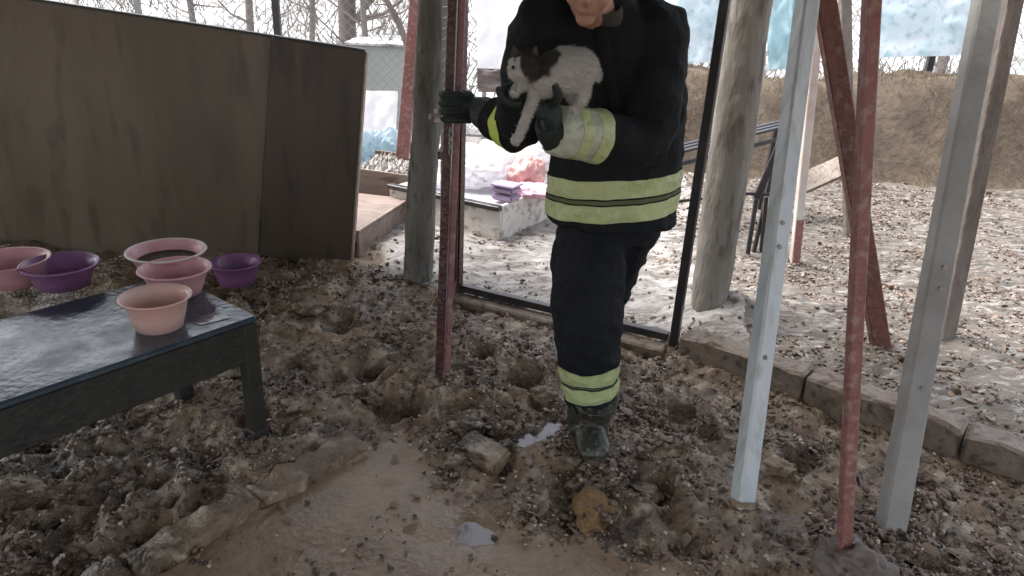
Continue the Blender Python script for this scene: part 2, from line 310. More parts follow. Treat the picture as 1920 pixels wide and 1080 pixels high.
# ------------------------------------------------------------------ loose litter (nobody could count it)
def scatter(name, n, m, kind, size, dens, seed):
    r = np.random.default_rng(seed)
    px = r.uniform(-1.9, 4.6, n*6); py = 1.2+(7.4-1.2)*r.random(n*6)**1.9
    keep = r.random(n*6) < dens(px, py); px = px[keep][:n]; py = py[keep][:n]; k = len(px)
    if kind == 'chip':
        T = np.array([[1, 0, 0], [-.5, .87, 0], [-.5, -.87, 0], [.3, .5, .7], [.1, -.5, .6], [-.5, .1, .65], [0, 0, -.5]], float)
        Fc = np.array([[0, 3, 4], [0, 1, 3], [1, 5, 3], [1, 2, 5], [2, 4, 5], [2, 0, 4], [3, 5, 4], [0, 6, 1], [1, 6, 2], [2, 6, 0]])
        T = T*np.array([1, .8, .6])
    elif kind == 'straw':
        T = np.array([[-1, -.05, 0], [1, -.04, .02], [1, .04, .02], [-1, .05, 0], [0, 0, .09]], float); Fc = np.array([[0, 1, 4], [1, 2, 4], [2, 3, 4], [3, 0, 4]])
    else:
        T = np.array([[-1, 0, 0], [-.3, -.5, .15], [.5, -.45, .05], [1, .1, .2], [.4, .5, .1], [-.4, .45, -.03], [0, 0, .22]], float)
        Fc = np.array([[0, 1, 6], [1, 2, 6], [2, 3, 6], [3, 4, 6], [4, 5, 6], [5, 0, 6]])
    s = size[0]+(size[1]-size[0])*r.random(k)**3.2
    T = T[None]*(1+.35*r.standard_normal((k, *T.shape))*.6)
    a = r.uniform(0, 6.283, k); ti = r.normal(0, .45, k); tj = r.normal(0, .45, k)
    V = T*s[:, None, None]
    ca, sa = np.cos(a)[:, None], np.sin(a)[:, None]
    y2 = V[..., 1]*np.cos(ti)[:, None]-V[..., 2]*np.sin(ti)[:, None]; z2 = V[..., 1]*np.sin(ti)[:, None]+V[..., 2]*np.cos(ti)[:, None]
    x2 = V[..., 0]*np.cos(tj)[:, None]-z2*np.sin(tj)[:, None]; z3 = V[..., 0]*np.sin(tj)[:, None]+z2*np.cos(tj)[:, None]
    P = np.stack([x2*ca-y2*sa+px[:, None], x2*sa+y2*ca+py[:, None], z3+height(px, py)[:, None]+s[:, None]*.25], -1).reshape(-1, 3)
    nv = T.shape[1]; FF = (Fc[None]+(np.arange(k)*nv)[:, None, None]).reshape(-1, 3)
    me = bpy.data.meshes.new(name); me.vertices.add(len(P)); me.vertices.foreach_set('co', P.ravel()); me.loops.add(FF.size); me.loops.foreach_set('vertex_index', FF.ravel())
    me.polygons.add(len(FF)); me.polygons.foreach_set('loop_start', np.arange(0, FF.size, 3)); me.polygons.foreach_set('loop_total', np.full(len(FF), 3)); me.update(calc_edges=True)
    me.materials.append(m); o = bpy.data.objects.new(name, me); COL.objects.link(o); o['kind'] = 'stuff'; return o
def dens_in(x, y):
    c = vn(x*3.1+3, y*3.1)*.6+vn(x*9, y*9+4)*.6
    d = .10+1.9*np.clip(c-.42, 0, 1)**1.3; s = slabmask(x, y)
    o = smst(wallside(x, y), 0, .2)*(1-smst(x, .9, 1.5)); return np.clip(d*(1-s*.9)*(1-.75*o)*(1-.45*smst(wallside(x, y), 0, .3)), 0, 1)
def dens_pale(x, y):
    return np.clip(dens_in(x, y)*(.35+1.3*np.clip(vn(x*2+9, y*2+40)-.3, 0, 1)), 0, 1)
SC1 = [tag(scatter('pale_gravel', 26000, M['pebble_l'], 'chip', (.002, .014), dens_pale, 1), 'small pale stone chips strewn through the churned brown mud', 'gravel'),
 tag(scatter('dark_gravel', 22000, M['pebble_d'], 'chip', (.003, .018), dens_in, 2), 'wet black mud crumbs scattered over the ground', 'gravel'),
 tag(scatter('brown_gravel', 20000, M['pebble_m'], 'chip', (.004, .024), dens_in, 3), 'brown mud crumbs and clods between the footprints', 'mud crumbs'),
 tag(scatter('straw_litter', 11000, M['straw'], 'straw', (.006, .03), dens_pale, 4), 'dull straw bits trodden into the mud', 'straw'),
 tag(scatter('leaf_litter', 7000, M['pebble_m'], 'leaf', (.008, .034), dens_in, 5), 'soggy brown leaf scraps lying on the mud', 'leaf litter')]
# ------------------------------------------------------------------ unseen shelter roof above the frame, extent shaped to shade the pen
rt = thing('unseen_shade_roof', 'unseen corrugated sheet roof added to shade the muddy pen', 'roof', (-.5, 1.5, 2.35))
bm = bmesh.new(); nxr = 240; row0 = []; row1 = []
for k in range(nxr+1):
    x = -7.5+10.6*k/nxr; z = .022*math.sin(k*.9)
    yf = 3.75-(x+.318)*.42 if x > -.318 else (4.2 if x > -.8 else 4.9)  # back edge stepped out at left to darken the ground and panel
    row0.append(bm.verts.new((x, yf, 2.42+z))); row1.append(bm.verts.new((x, -1.7, 2.25+z)))
for k in range(nxr): bm.faces.new((row0[k], row0[k+1], row1[k+1], row1[k]))
bmesh.ops.solidify(bm, geom=bm.faces[:], thickness=.003); obj('roof_sheet', bm, M['roof'], rt, True)
for yy in (-.6, .9, 2.4): obj('rafter', beam((-7.5, yy, 2.17+yy*.03), (3.1, yy, 2.17+yy*.03), .06, .09, side=(0, 1, 0)), M['branch'], rt)
# ------------------------------------------------------------------ door wall: frame, gate, kerb
H2 = 2.2
def vbeam(name, foot, top, w, t, m, parent, side=(1, 0, 0), bev=.003): return obj(name, beam(foot, top, w, t, bev, side), m, parent)
df = thing('gate_frame', 'dark red steel doorway frame with a low threshold bar that the firefighter steps through', 'door frame', HINGE)
wd = (RPOST-HINGE).normalized()
vbeam('post', HINGE+Vector((0, 0, -.1)), HINGE+Vector((.0, 0, H2)), .045, .05, M['red'], df, wd)
rp_top = PY(1366, -40, RPOST.y)
vbeam('post', RPOST+Vector((0, 0, -.1)), RPOST+(rp_top-RPOST)*1.35, .042, .05, M['black'], df, wd)
obj('threshold_bar', beam(HINGE+wd*.03+Vector((0, 0, .05)), RPOST-wd*.03+Vector((0, 0, .045)), .04, .045, .003, (0, 0, 1)), M['black'], df)
obj('head_bar', beam(HINGE+Vector((0, 0, H2)), RPOST+(rp_top-RPOST)*1.34, .05, .05, .003, (0, 0, 1)), M['red'], df)
# open gate leaf, almost edge-on
GE = Vector((-.312, 2.885, 0))
gt = thing('metal_gate', 'open dark red metal gate leaf with painted-in sunlit pink face and bolt held by the glove', 'gate', GE)
gh = Vector((-.335, 3.86, 0)); zb = .03; GTOP = Vector((.055, 0, 2.15))
ang = R_(2)
vbeam('outer_stile', GE+Vector((0, 0, zb)), GE+GTOP, .034, .04, M['red'], gt)
vbeam('sunlit_face_strip', GE+Vector((.034, .012, .03)), GE+GTOP+Vector((.034, .012, -.01)), .026, .012, M['pink'], gt)  # separate strip coloured as the sunlit face of the stile
vbeam('hinge_stile', gh+Vector((0, 0, zb+.04)), gh+Vector((0, 0, 2.15)), .034, .04, M['red'], gt)
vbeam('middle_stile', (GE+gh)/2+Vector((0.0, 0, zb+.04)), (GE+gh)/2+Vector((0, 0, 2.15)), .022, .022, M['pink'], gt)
for z in (.10, 1.02, 2.1):
    obj('rail', beam(GE+Vector((0, .021, z)), gh+Vector((0, -.021, z)), .03, .032, .002), M['red'], gt)
bm = bmesh.new()
for k in range(26):
    t = (k+.5)/26; p = GE.lerp(gh, t); beam(p+Vector((.0, 0, .12)), p+Vector((0, 0, 2.09)), .003, .003, 0, bm=bm)
for k in range(50): z = .14+k*.039; beam(GE+Vector((0, .02, z)), gh+Vector((0, -.02, z)), .003, .003, 0, bm=bm)
o = obj('wire_mesh', bm, M['wire'], gt); o['kind'] = 'stuff'
lb = PY(828, 217, 2.86); lz = lb.z
bolt = obj('bolt_plate', box((-.312, 2.858, lz), (.05, .008, .05), .002), M['metalbits'], gt)
obj('bolt', stube([(-.355, 2.846, lz), (-.27, 2.846, lz+.003)], [.007, .007], 8, k=1), M['metalbits'], gt)
obj('bolt_knob', ball((-.345, 2.838, lz-.008), .011, seg=8), M['metalbits'], gt)
bm = bmesh.new()
for k in range(6):
    c = Vector((-.272+.004*(k % 2), 2.855, lz-.055-k*.017)); pts = [c+Vector((.008*math.cos(a)*(1 if k % 2 else .2), .008*math.cos(a)*(.2 if k % 2 else 1), .013*math.sin(a))) for a in [j*math.pi/4 for j in range(9)]]
    tube(pts, .0028, 6, bm, False)
obj('chain', bm, M['metalbits'], gt, True)
# kerb to the right of the door
kd = (KEND-RPOST).normalized(); kn = Vector((-kd.y, kd.x, 0))
kt = thing('kerb', 'worn brown concrete kerb holding back the gravel right of the doorway', 'kerb', RPOST)
ext = RPOST+kd*2.6; p = RPOST+kd*.06; i = 0
while (p-RPOST).length < 2.4:
    L = .62+.05*math.sin(i*3.1); a = p; b = p+kd*L
    bm = beam(a+Vector((0, 0, .02)), b+Vector((0, 0, .02+.008*math.sin(i*2))), .15, .19, .014, side=kn)
    bmesh.ops.subdivide_edges(bm, edges=[e for e in bm.edges if e.calc_length() > .2], cuts=10)
    for v in bm.verts: v.co += Vector((0, 0, 1))*float(fbm(np.array(v.co.x*11), np.array(v.co.y*11+v.co.z*9), 3))*.028
    obj('kerb_stone', bm, M['kerb'], kt); p = b+kd*.012; i += 1
a = HINGE-wd*.1; 
obj('sill_stone', beam(HINGE-wd*.05-kn*.0+Vector((0, -.05, -.02)), RPOST+Vector((-.05, -.05, -.025)), .1, .08, .01, side=kn), M['kerb'], kt)
# ------------------------------------------------------------------ wooden partition at left
BR, TR = PY(657, 487, 4.41), PY(684, 97, 4.41); TL, BL = PY(-90, -22, 4.41), PY(-90, 520, 4.41)
BR = BR+(BR-TR).normalized()*.06
pt = thing('wooden_partition', 'large tilted dark brown wooden panel standing behind the bowls', 'wooden panel', ((BR+BL)/2))
def slab4(a, b, c, d, th, bev=.004):
    bm = bmesh.new(); n = (b-a).cross(d-a).normalized()*th
    v = [bm.verts.new(p) for p in (a, b, c, d)]+[bm.verts.new(p+n) for p in (a, b, c, d)]
    for f in ((0, 1, 2, 3), (7, 6, 5, 4), (0, 4, 5, 1), (1, 5, 6, 2), (2, 6, 7, 3), (3, 7, 4, 0)): bm.faces.new([v[i] for i in f])
    bmesh.ops.recalc_face_normals(bm, faces=bm.faces[:])
    if bev: bmesh.ops.bevel(bm, geom=bm.edges[:], offset=bev, segments=2, affect='EDGES')
    return bm
def lerp(a, b, t): return a+(b-a)*t
tj = .77
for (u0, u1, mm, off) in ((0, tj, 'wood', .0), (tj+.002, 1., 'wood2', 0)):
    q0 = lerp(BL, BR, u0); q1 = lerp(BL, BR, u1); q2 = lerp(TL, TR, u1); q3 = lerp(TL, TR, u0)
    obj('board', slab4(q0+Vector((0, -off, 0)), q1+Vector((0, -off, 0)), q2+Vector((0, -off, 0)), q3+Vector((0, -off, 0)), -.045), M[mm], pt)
up = (TR-BR).normalized(); al = (TR-TL).normalized()
obj('top_edging', beam(TL+up*.008+Vector((0, .02, 0)), TR+up*.008+Vector((0, .02, 0)), .012, .06, .002, side=up), M['table'], pt)
obj('end_edging', beam(BR+al*.008+Vector((0, .022, 0)), TR+al*.008+Vector((0, .022, 0)), .012, .055, .002, side=al), M['wood_edge'], pt)
# low platform box behind it
A = Vector((-1.03, 4.50, 0)); B = Vector((-.83, 5.36, 0)); ub = (B-A).normalized(); vb = Vector((-ub.y, ub.x, 0)); hz = .17
lt = thing('low_platform', 'low brown plywood platform with a pale worn edge beside the dark panel', 'platform', A)
obj('side_board', beam(A+Vector((0, 0, hz/2-.02)), B+Vector((0, 0, hz/2-.02)), .02, hz, .003, side=vb), M['plywood'], lt)
obj('edge_strip', beam(A+Vector((0, 0, hz-.005)), B+Vector((0, 0, hz-.005)), .026, .02, .003, side=vb), M['wood_edge'], lt)
obj('top_board', slab4(A+vb*.013+Vector((0, 0, hz-.012)), A+vb*1.1+Vector((0, 0, hz-.012)), B+vb*1.1+Vector((0, 0, hz-.012)), B+vb*.013+Vector((0, 0, hz-.012)), -.015, .002), M['plywood'], lt)
obj('end_board', beam(B+vb*.0+Vector((0, .014, hz/2-.02)), B+vb*1.1+Vector((0, .014, hz/2-.02)), .02, hz, .003, side=ub), M['plywood'], lt)
# brown crate wall behind platform
c0 = PY(668, 372, 5.62); c1 = PY(775, 384, 5.62); c2 = PY(775, 330, 5.62); c3 = PY(668, 316, 5.62)
ct = thing('timber_trough', 'brown timber trough filled with pale grit behind the low platform', 'trough', (c0+c1)/2-Vector((0, 0, .2)))
obj('front_board', slab4(c0-Vector((0, 0, .12)), c1-Vector((0, 0, .12)), c2, c3, -.03), M['plywood'], ct)
dd = Vector((0, .75, 0)); cl_, cr_ = c3+Vector((-.5, 0, .01)), c2
obj('back_board', slab4(c0-Vector((0, 0, .12))+dd, c1-Vector((0, 0, .12))+dd, c2+dd, c3+dd, -.03), M['plywood'], ct)
obj('side_board', slab4(c1+Vector((0, .03, -.12)), c1+dd-Vector((0, 0, .12)), c2+dd, c2+Vector((0, .03, 0)), .03), M['plywood'], ct)
bm = bmesh.new(); bmesh.ops.create_grid(bm, x_segments=30, y_segments=20, size=.5)
for v in bm.verts:
    x, y = v.co.x, v.co.y; v.co = Vector((lerp(c3.x, c2.x, x+.5), c3.y+.03+(y+.5)*.72, (c3.z+c2.z)/2-.035+.05*random.random()))
obj('grit_fill', bm, M['slush'], ct)
# white sheet and turquoise scraps further back
bm = bmesh.new(); n = 24; grid = []
a0, a1, a2, a3 = PY(664, 300, 7.0), PY(742, 300, 7.0), PY(745, 172, 7.0), PY(664, 168, 7.0)
for j in range(n+1):
    for k in range(n+1):
        u, v = k/n, j/n; p = lerp(lerp(a0, a1, u), lerp(a3, a2, u), v); p.y += .12*math.sin(u*7+v*2)*.3+.05*float(fbm(np.array(u*5), np.array(v*5)))+.4*(1-v)*-.2; grid.append(bm.verts.new(p))
for j in range(n):
    for k in range(n): a = j*(n+1)+k; bm.faces.new((grid[a], grid[a+1], grid[a+n+2], grid[a+n+1]))
tag(obj('plastic_sheet', bm, M['whiteplastic'], None, True), 'white plastic sheet hanging beside the red leaning pole in the background', 'sheet')
def crumple(c, r, seed, sub=3, amp=.35, flat=.0):
    bm = bmesh.new(); bmesh.ops.create_icosphere(bm, subdivisions=sub+1, radius=1)
    from mathutils import noise as N
    off = Vector((seed*3.1, seed*1.7, seed))
    for v in bm.verts:
        q = v.co.copy(); d = 1+amp*N.noise(q*1.6+off)+amp*.5*abs(N.noise(q*4+off))+amp*.28*N.noise(q*8+off)+amp*.18*N.noise(q*19+off)
        v.co = Vector((q.x*r[0]*d, q.y*r[1]*d, max(q.z*r[2]*d, -r[2]*.45)))+Vector(c)
    return bm
p = PY(705, 285, 6.6); tag(obj('plastic_scraps', crumple((p.x, p.y, .16), (.26, .2, .28), 3, 4, .6), M['tarp'], None, False), 'heap of turquoise plastic scraps under the white sheet', 'plastic scraps')
p = PY(752, 280, 6.5); tag(obj('rubber_block', box((p.x-.02, p.y+.2, p.z-.02), (.16, .14, .14), .02, .3), M['black'], None), 'small dark block at the foot of the red leaning pole', 'block')
# ------------------------------------------------------------------ trunk post, log post, poles
def rough_trunk(p0, p1, r0, r1, seed, n=18, rings=36, amp=.1):
    bm = bmesh.new(); pr = None; first = None; d = (Vector(p1)-Vector(p0)); x, y, _ = frame(d, Vector((0, 1, 0)))
    for i in range(rings+1):
        t = i/rings; c = Vector(p0)+d*t+x*.008*math.sin(t*5+seed)+y*.008*math.cos(t*4+seed); r = r0*(1-t)+r1*t; vs = []
        for k in range(n):
            a = 2*math.pi*k/n; nz = float(fbm(np.array(3*math.cos(a)+seed*5), np.array(3*math.sin(a)+t*5*d.length), 4)); rr = r*(1+amp*nz*1.6); vs.append(bm.verts.new(c+x*rr*math.cos(a)+y*rr*math.sin(a)))
        if pr:
            for k in range(n): bm.faces.new((pr[k], pr[(k+1) % n], vs[(k+1) % n], vs[k]))
        else: first = vs
        pr = vs
    bm.faces.new(first[::-1]); bm.faces.new(pr); bmesh.ops.recalc_face_normals(bm, faces=bm.faces[:]); return bm
tp = G(784, 524); tt = thing('trunk_post', 'grey tree trunk post standing left of the open red gate', 'post', tp)
top = PY(810, 0, tp.y); obj('trunk', rough_trunk(tp-Vector((0, 0, .1)), tp+(top-tp)*1.45, .088, .078, 1), M['bark'], tt, True)
for zz, ax in ((.9, 1), (1.35, -1)): obj('knot', ball(tp+(top-tp)*(zz/1.6)+Vector((.03*ax, -.075, 0)), (.018, .012, .026), seg=8), M['bark'], tt, True)
lp = G(1320, 606); lt2 = thing('log_post', 'thick leaning grey log post right of the black door post', 'post', lp)
top = PY(1412, 0, lp.y+.05); obj('trunk', rough_trunk(lp-Vector((0, 0, .08)), lp+(top-lp)*1.4, .098, .112, 4, amp=.09), M['log'], lt2, True)
# white square pole leaning away
wp = G(1391, 948); wt = PY(1506, 60, 2.75)
wo = thing('white_pole', 'pale bluish white square steel pole leaning in the right foreground', 'pole', wp)
wtop = wp+(wt-wp)*1.25
sdv = Vector((.93, .36, 0))
obj('pole', beam(wp-(wt-wp).normalized()*.14, wtop, .07, .064, .008, side=sdv), M['white_pole'], wo)
obj('mud_splash', tube([wp+(wt-wp)*.0, wp+(wt-wp)*.012], .052, 10), M['mud'], wo)
# thin pale post behind it
a = G(1487, 520); b = PY(1524, 150, a.y)
po = thing('pale_post', 'thin cream post with reddish foot behind the white pole', 'post', a)
obj('post', beam(a-Vector((0, 0, .05)), b+(b-a)*.25, .05, .05, .004), M['pale_post'], po)
obj('painted_foot', beam(a, a+(b-a)*.32, .053, .053, .004), M['rosy'], po)
# diagonal rusty beam, brown post
a = PY(1536, -60, 3.3); b = PY(1606, 372, 3.3); t1 = tag(obj('leaning_beam', beam(a, lerp(a, b, 1.9), .085, .06, .005), M['rust'], None), 'rusty red brown beam leaning down to the right behind the white pole', 'beam')
a = PY(1583, -60, 5.2); b = PY(1603, 420, 5.2)
tag(obj('brown_post', beam(a, lerp(a, Vector((b.x, b.y, 0)), 1.0), .07, .06, .005), M['branch'], None), 'dark brown timber post at the far right behind the rusty beam', 'post')
a = G(1585, 1078); b = PY(1617, 400, a.y+.05); bb = lerp(a, b, 1.8)
rr = thing('red_post', 'faded red square steel post nearest the right foreground', 'post', a)
obj('post', beam(a-Vector((0, 0, .05)), bb, .034, .04, .003), M['rosy'], rr)
a = G(1670, 985); b = PY(1815, 190, a.y+.75)
gp = thing('grey_pole', 'pale grey square pole leaning at the right edge of the scene', 'pole', a)
obj('pole', beam(a-(b-a).normalized()*.06, lerp(a, b, 1.3), .085, .07, .008), M['grey_post'], gp)
a = PY(1905, -40, 3.4); b = PY(1885, 330, 3.4)
tag(obj('timber_upright', beam(a, Vector((b.x-.05, b.y, 0)), .07, .07, .005), M['branch'], None), 'dark timber upright at the far right edge', 'post')
for pp_, f_, t_, e_ in ((wo, wp, wt, .036), (gp, G(1670, 985), PY(1815, 190, G(1670, 985).y+.75), .040)):
    for k_ in (.32, .55, .60):
        q_ = lerp(f_, t_, k_)+Vector((0, -e_, 0)); obj('bolt', stube([q_+Vector((0, .01, 0)), q_+Vector((0, -.006, 0))], [.009, .009], 6, k=1), M['metalbits'], pp_)
# red leaning pole at the back left
a = PY(752, 292, 6.2); b = PY(772, 90, 6.2); c = PY(712, -20, 6.2)
tag(obj('red_pole', beam(Vector((a.x-.02, a.y, 0)), lerp(a, b, 1.9), .11, .06, .004), M['rosy'], None), 'faded red pole standing between the white sheet and the grey trunk', 'pole')
# ------------------------------------------------------------------ background fence, tree trunks, house, bank, tarps
ft = thing('mesh_fence', 'tall wire mesh fence with dark posts across the back', 'fence', (0, 8.6, 0))
for px, w, m in ((540, .075, 'black'), (1272, .06, 'wire'), (905, .05, 'wire'), (300, .06, 'wire'), (1700, .07, 'black'), (20, .06, 'wire')):
    a = PY(px, 300, 8.6); obj('post', beam((a.x, 8.6, -.05), (a.x-.02, 8.6, 2.4), w, w, .004), M[m], ft)
for z in (.1, 2.3): obj('rail', beam((-6.5, 8.64, z), (6.8, 8.64, z), .03, .03, 0, side=(0, 0, 1)), M['wire'], ft)
bm = bmesh.new(); st = .11
for k in range(int(13.4/st)+22):
    for s in (1, -1):
        x0 = -6.5+(k-20 if s > 0 else k)*st; a = Vector((x0, 8.58+.002*s, .1)); b = Vector((x0+s*2.2, 8.58+.002*s, 2.3))
        if min(a.x, b.x) < -6.5 or max(a.x, b.x) > 6.9: continue
        beam(a, b, .005, .005, 0, side=(0, 1, 0), bm=bm)
o = obj('wire_mesh', bm, M['wire'], ft); o['kind'] = 'stuff'
def tree(px, Y, r, seed, label, lean=0., hgt=3.4, thick=1):
    rnd = random.Random(seed); a = PY(px, 200, Y); base = Vector((a.x, Y, (Y-9.4)*.2 if Y > 9.4 else 0))
    t = thing('bare_tree', label, 'tree', base, 'bare trees behind the fence'); tp = base+Vector((lean, 0, hgt))
    obj('trunk', rough_trunk(base-Vector((0, 0, .3)), tp, r, r*.5, seed, 10, 14), M['branch'], t, True)
    bm = bmesh.new()
    for k in range(16):
        s = rnd.uniform(.12, .95); p = lerp(base, tp, s); a_ = rnd.uniform(0, 6.28); L = rnd.uniform(.6, 1.5)*(1.1-s*.5)
        dirv = Vector((math.cos(a_), math.sin(a_)*.6, rnd.uniform(-.1, .9))); mid = p+dirv*L*.5+Vector((0, 0, -.05)); e = p+dirv*L+Vector((0, 0, rnd.uniform(-.2, .2)))
        tube([p, mid, e], [r*.32, r*.2, r*.06], 5, bm)
        for j in range(5):
            q0 = lerp(mid, e, rnd.random()) if j > 1 else lerp(p, mid, rnd.uniform(.4, 1)); dv = Vector((rnd.uniform(-1, 1), rnd.uniform(-.6, .6), rnd.uniform(-.5, .8)))*L*.35
            tube([q0, q0+dv*.5+Vector((0, 0, .02)), q0+dv], [r*.11, r*.07, r*.03], 4, bm)
    o = obj('branches', bm, M['branch'], t); o['kind'] = 'stuff'
tree(655, 10.2, .15, 11, 'thick pale bare tree just left of the red leaning pole', .05)
tree(694, 9.8, .05, 12, 'slender bare sapling between the thick tree and the red pole', -.1)
tree(480, 11.5, .07, 13, 'thin bare tree seen left of the black fence post', .1)
tree(385, 12.5, .06, 14, 'faint bare sapling above the left half of the brown panel', -.2)
tree(590, 12.8, .05, 15, 'small bare tree between the black fence post and the thick tree', .2)
tree(1250, 12.5, .07, 16, 'bare tree partly hidden by the firefighter shoulder', .2)
tree(1740, 11.5, .09, 17, 'bare tree behind the grey pole at the far right', .2)
a = PY(706, -30, 7.6); b = PY(768, 95, 7.6); a2 = PY(800, 160, 7.6)
tag(obj('fallen_branch', stube([lerp(a, b, -.6), a, lerp(a, b, .5)+Vector((.03, 0, 0)), b, a2], [.025, .03, .034, .036, .04], 8), M['branch'], None, True), 'dark diagonal branch slanting down to the red pole', 'branch')
bm = bmesh.new(); rq = random.Random(5)
for k in range(2600):
    x = rq.uniform(-9, 13); y = rq.uniform(9.6, 17); z = .0+(y-9.4)*.20+max(0, y-12)*.12-.1; L = rq.uniform(.3, 1.1); d_ = Vector((rq.gauss(0, .5), rq.gauss(0, .3), 1)).normalized()
    p_ = Vector((x, y, z)); m_ = p_+d_*L*.5; tube([p_, m_, m_+(d_+Vector((rq.gauss(0, .6), 0, -.1)))*L*.45], [.012, .009, .004], 3, bm)
o = obj('undergrowth', bm, M['branch']); o['kind'] = 'stuff'; tag(o, 'tangled grey winter brush covering the slope behind the fence', 'brush')
# small pale green hut
h = thing('garden_hut', 'pale grey green hut wall above the white sheet', 'hut', PY(712, 300, 9.0)*1)
a0, a1, a2, a3 = PY(655, 230, 9.1), PY(755, 230, 9.1), PY(760, 88, 9.1), PY(655, 84, 9.1)
obj('wall', slab4(Vector((a0.x, a0.y, 0)), Vector((a1.x, a1.y, 0)), a2, a3, -.9, .01), M['housewall'], h)
obj('roof', slab4(a3+Vector((-.05, -.06, .0)), a2+Vector((.05, -.06, .0)), a2+Vector((.05, 1.0, .05)), a3+Vector((-.05, 1.0, .05)), .03, .004), M['snow'], h)
# earth bank on the right with stones
def bankz(x, y):
    return float(smst(np.array(y), 6.95, 7.75))*(1.02+.08*math.sin(x*1.7))+float(fbm(np.array(x*2.5), np.array(y*2.5), 4))*.12
bm = bmesh.new(); nx_, ny_ = 110, 26; g = []
for j in range(ny_+1):
    for k in range(nx_+1):
        x = .95+6.0*k/nx_; y = 6.8+1.6*j/ny_; z = bankz(x, y) if y < 8.3 else .3
        z *= float(smst(np.array(x), .95, 1.5)); g.append(bm.verts.new((x, y-.02*0, z-.03*(j == 0))))
for j in range(ny_):
    for k in range(nx_): a = j*(nx_+1)+k; bm.faces.new((g[a], g[a+1], g[a+nx_+2], g[a+nx_+1]))
struct('earth_bank', bm, M['bank'], True)
bm = bmesh.new(); rq = random.Random(9)
for k in range(5200):
    x = rq.uniform(1.3, 6.5); y = rq.uniform(6.95, 8.2); n_ = float(vn(np.array(x*2.3), np.array(y*3.1)))
    if n_ < .42: continue
    p_ = Vector((x, y, bankz(x, y)-.01)); L = rq.uniform(.05, .16); d_ = Vector((rq.gauss(0, .5), rq.gauss(-.4, .3), 1)).normalized()*L; s_ = Vector((.004, 0, 0))
    bm.faces.new([bm.verts.new(q_) for q_ in (p_-s_, p_+s_, p_+d_+Vector((0, -.01, -.25*L)))])
o = obj('dry_grass', bm, M['straw']); o['kind'] = 'stuff'; tag(o, 'dry grass tufts matted over the brown earth bank', 'grass')
def sheet(name, q, m, label, cat, amp=.08, n=22, sag=0, seed=0, dy=0):
    bm = bmesh.new(); g = []
    for j in range(n+1):
        for k in range(n+1):
            u, v = k/n, j/n; p = lerp(lerp(q[0], q[1], u), lerp(q[3], q[2], u), v)
            p.y += amp*(math.sin(u*9+v*3+seed)*.5+float(fbm(np.array(u*4+seed), np.array(v*4), 4))*1.5)+dy*(1-v); p.z += -sag*math.sin(u*math.pi)*v; g.append(bm.verts.new(p))
    for j in range(n):
        for k in range(n): a = j*(n+1)+k; bm.faces.new((g[a], g[a+1], g[a+n+2], g[a+n+1]))
    return tag(obj(name, bm, m, None, True), label, cat)
Yt = 8.35
sheet('blue_tarp', [PY(1246, 122, Yt), PY(1385, 116, Yt), PY(1395, -60, Yt), PY(1240, -60, Yt)], M['tarp'], 'pale blue plastic tarp hung on the fence right of the firefighter', 'tarp', .09, seed=2)
sheet('blue_netting', [PY(1432, 130, Yt), PY(1505, 132, Yt), PY(1515, -60, Yt), PY(1430, -60, Yt)], M['bluemesh'], 'mottled blue green netting between the log post and the white pole', 'netting', .14, seed=5)
sheet('white_tarp', [PY(895, 128, Yt), PY(1010, 130, Yt), PY(1015, -60, Yt), PY(893, -60, Yt)], M['whiteplastic'], 'bright white plastic sheeting on the fence left of the firefighter', 'tarp', .05, seed=8)
sheet('grey_tarp', [PY(895, 172, 8.0), PY(1005, 176, 8.0), PY(1005, 132, 8.0), PY(895, 128, 8.0)], M['sack'], 'low grey sheet below the white sheeting beside the gate', 'tarp', .05, seed=9)
sheet('white_sheeting', [PY(1640, 110, Yt), PY(1860, 100, Yt), PY(1865, -60, Yt), PY(1650, -60, Yt)], M['tarp'], 'pale blue sheeting on the fence at the far right', 'tarp', .08, seed=12)
# ------------------------------------------------------------------ low pale box outside with sacks and bowls on it
C0 = Vector((-.11, 4.89, 0)); u = Vector((-.86, .5, 0)).normalized(); v = Vector((.5, .86, 0)); hb = .27
lb = thing('low_box', 'low pale timber box with dark front rim outside the doorway', 'box', C0)
LU, LV = 1.0, 1.25
obj('front_board', slab4(C0+u*LU, C0, C0+Vector((0, 0, hb-.035)), C0+u*LU+Vector((0, 0, hb-.035)), -.03), M['paleboard'], lb)
obj('right_board', slab4(C0+v*.032, C0+v*LV, C0+v*LV+Vector((0, 0, hb)), C0+v*.032+Vector((0, 0, hb)), -.03), M['paleboard'], lb)
obj('back_board', slab4(C0+v*LV, C0+v*LV+u*LU, C0+v*LV+u*LU+Vector((0, 0, hb)), C0+v*LV+Vector((0, 0, hb)), -.03), M['paleboard'], lb)
obj('rim', beam(C0+u*LU+Vector((0, 0, hb-.012)), C0+u*.0+Vector((0, 0, hb-.012)), .06, .035, .004, side=v), M['black'], lb)
obj('lid_board', slab4(C0+v*.04+u*.035+Vector((0, 0, hb-.02)), C0+v*LV*.98+u*.035+Vector((0, 0, hb-.02)), C0+v*LV*.98+u*LU+Vector((0, 0, hb-.02)), C0+v*.04+u*LU+Vector((0, 0, hb-.02)), -.015, .003), M['whiteplastic'], lb)
tb = hb-.005
def onbox(a, b): q = C0+u*a+v*b; return (q.x, q.y, tb)
c = onbox(.62, .5); tag(obj('white_sack', crumple((c[0], c[1], c[2]+.08), (.33, .3, .17), 1, 4, .4), M['whiteplastic'], None, True), 'crumpled white plastic sack on the low box behind the gate', 'sack')
c = onbox(.35, .9); tag(obj('white_bundle', crumple((c[0], c[1], c[2]+.11), (.34, .28, .24), 2, 4, .35), M['whiteplastic'], None, True), 'tall white plastic bundle at the back of the low box', 'sack')
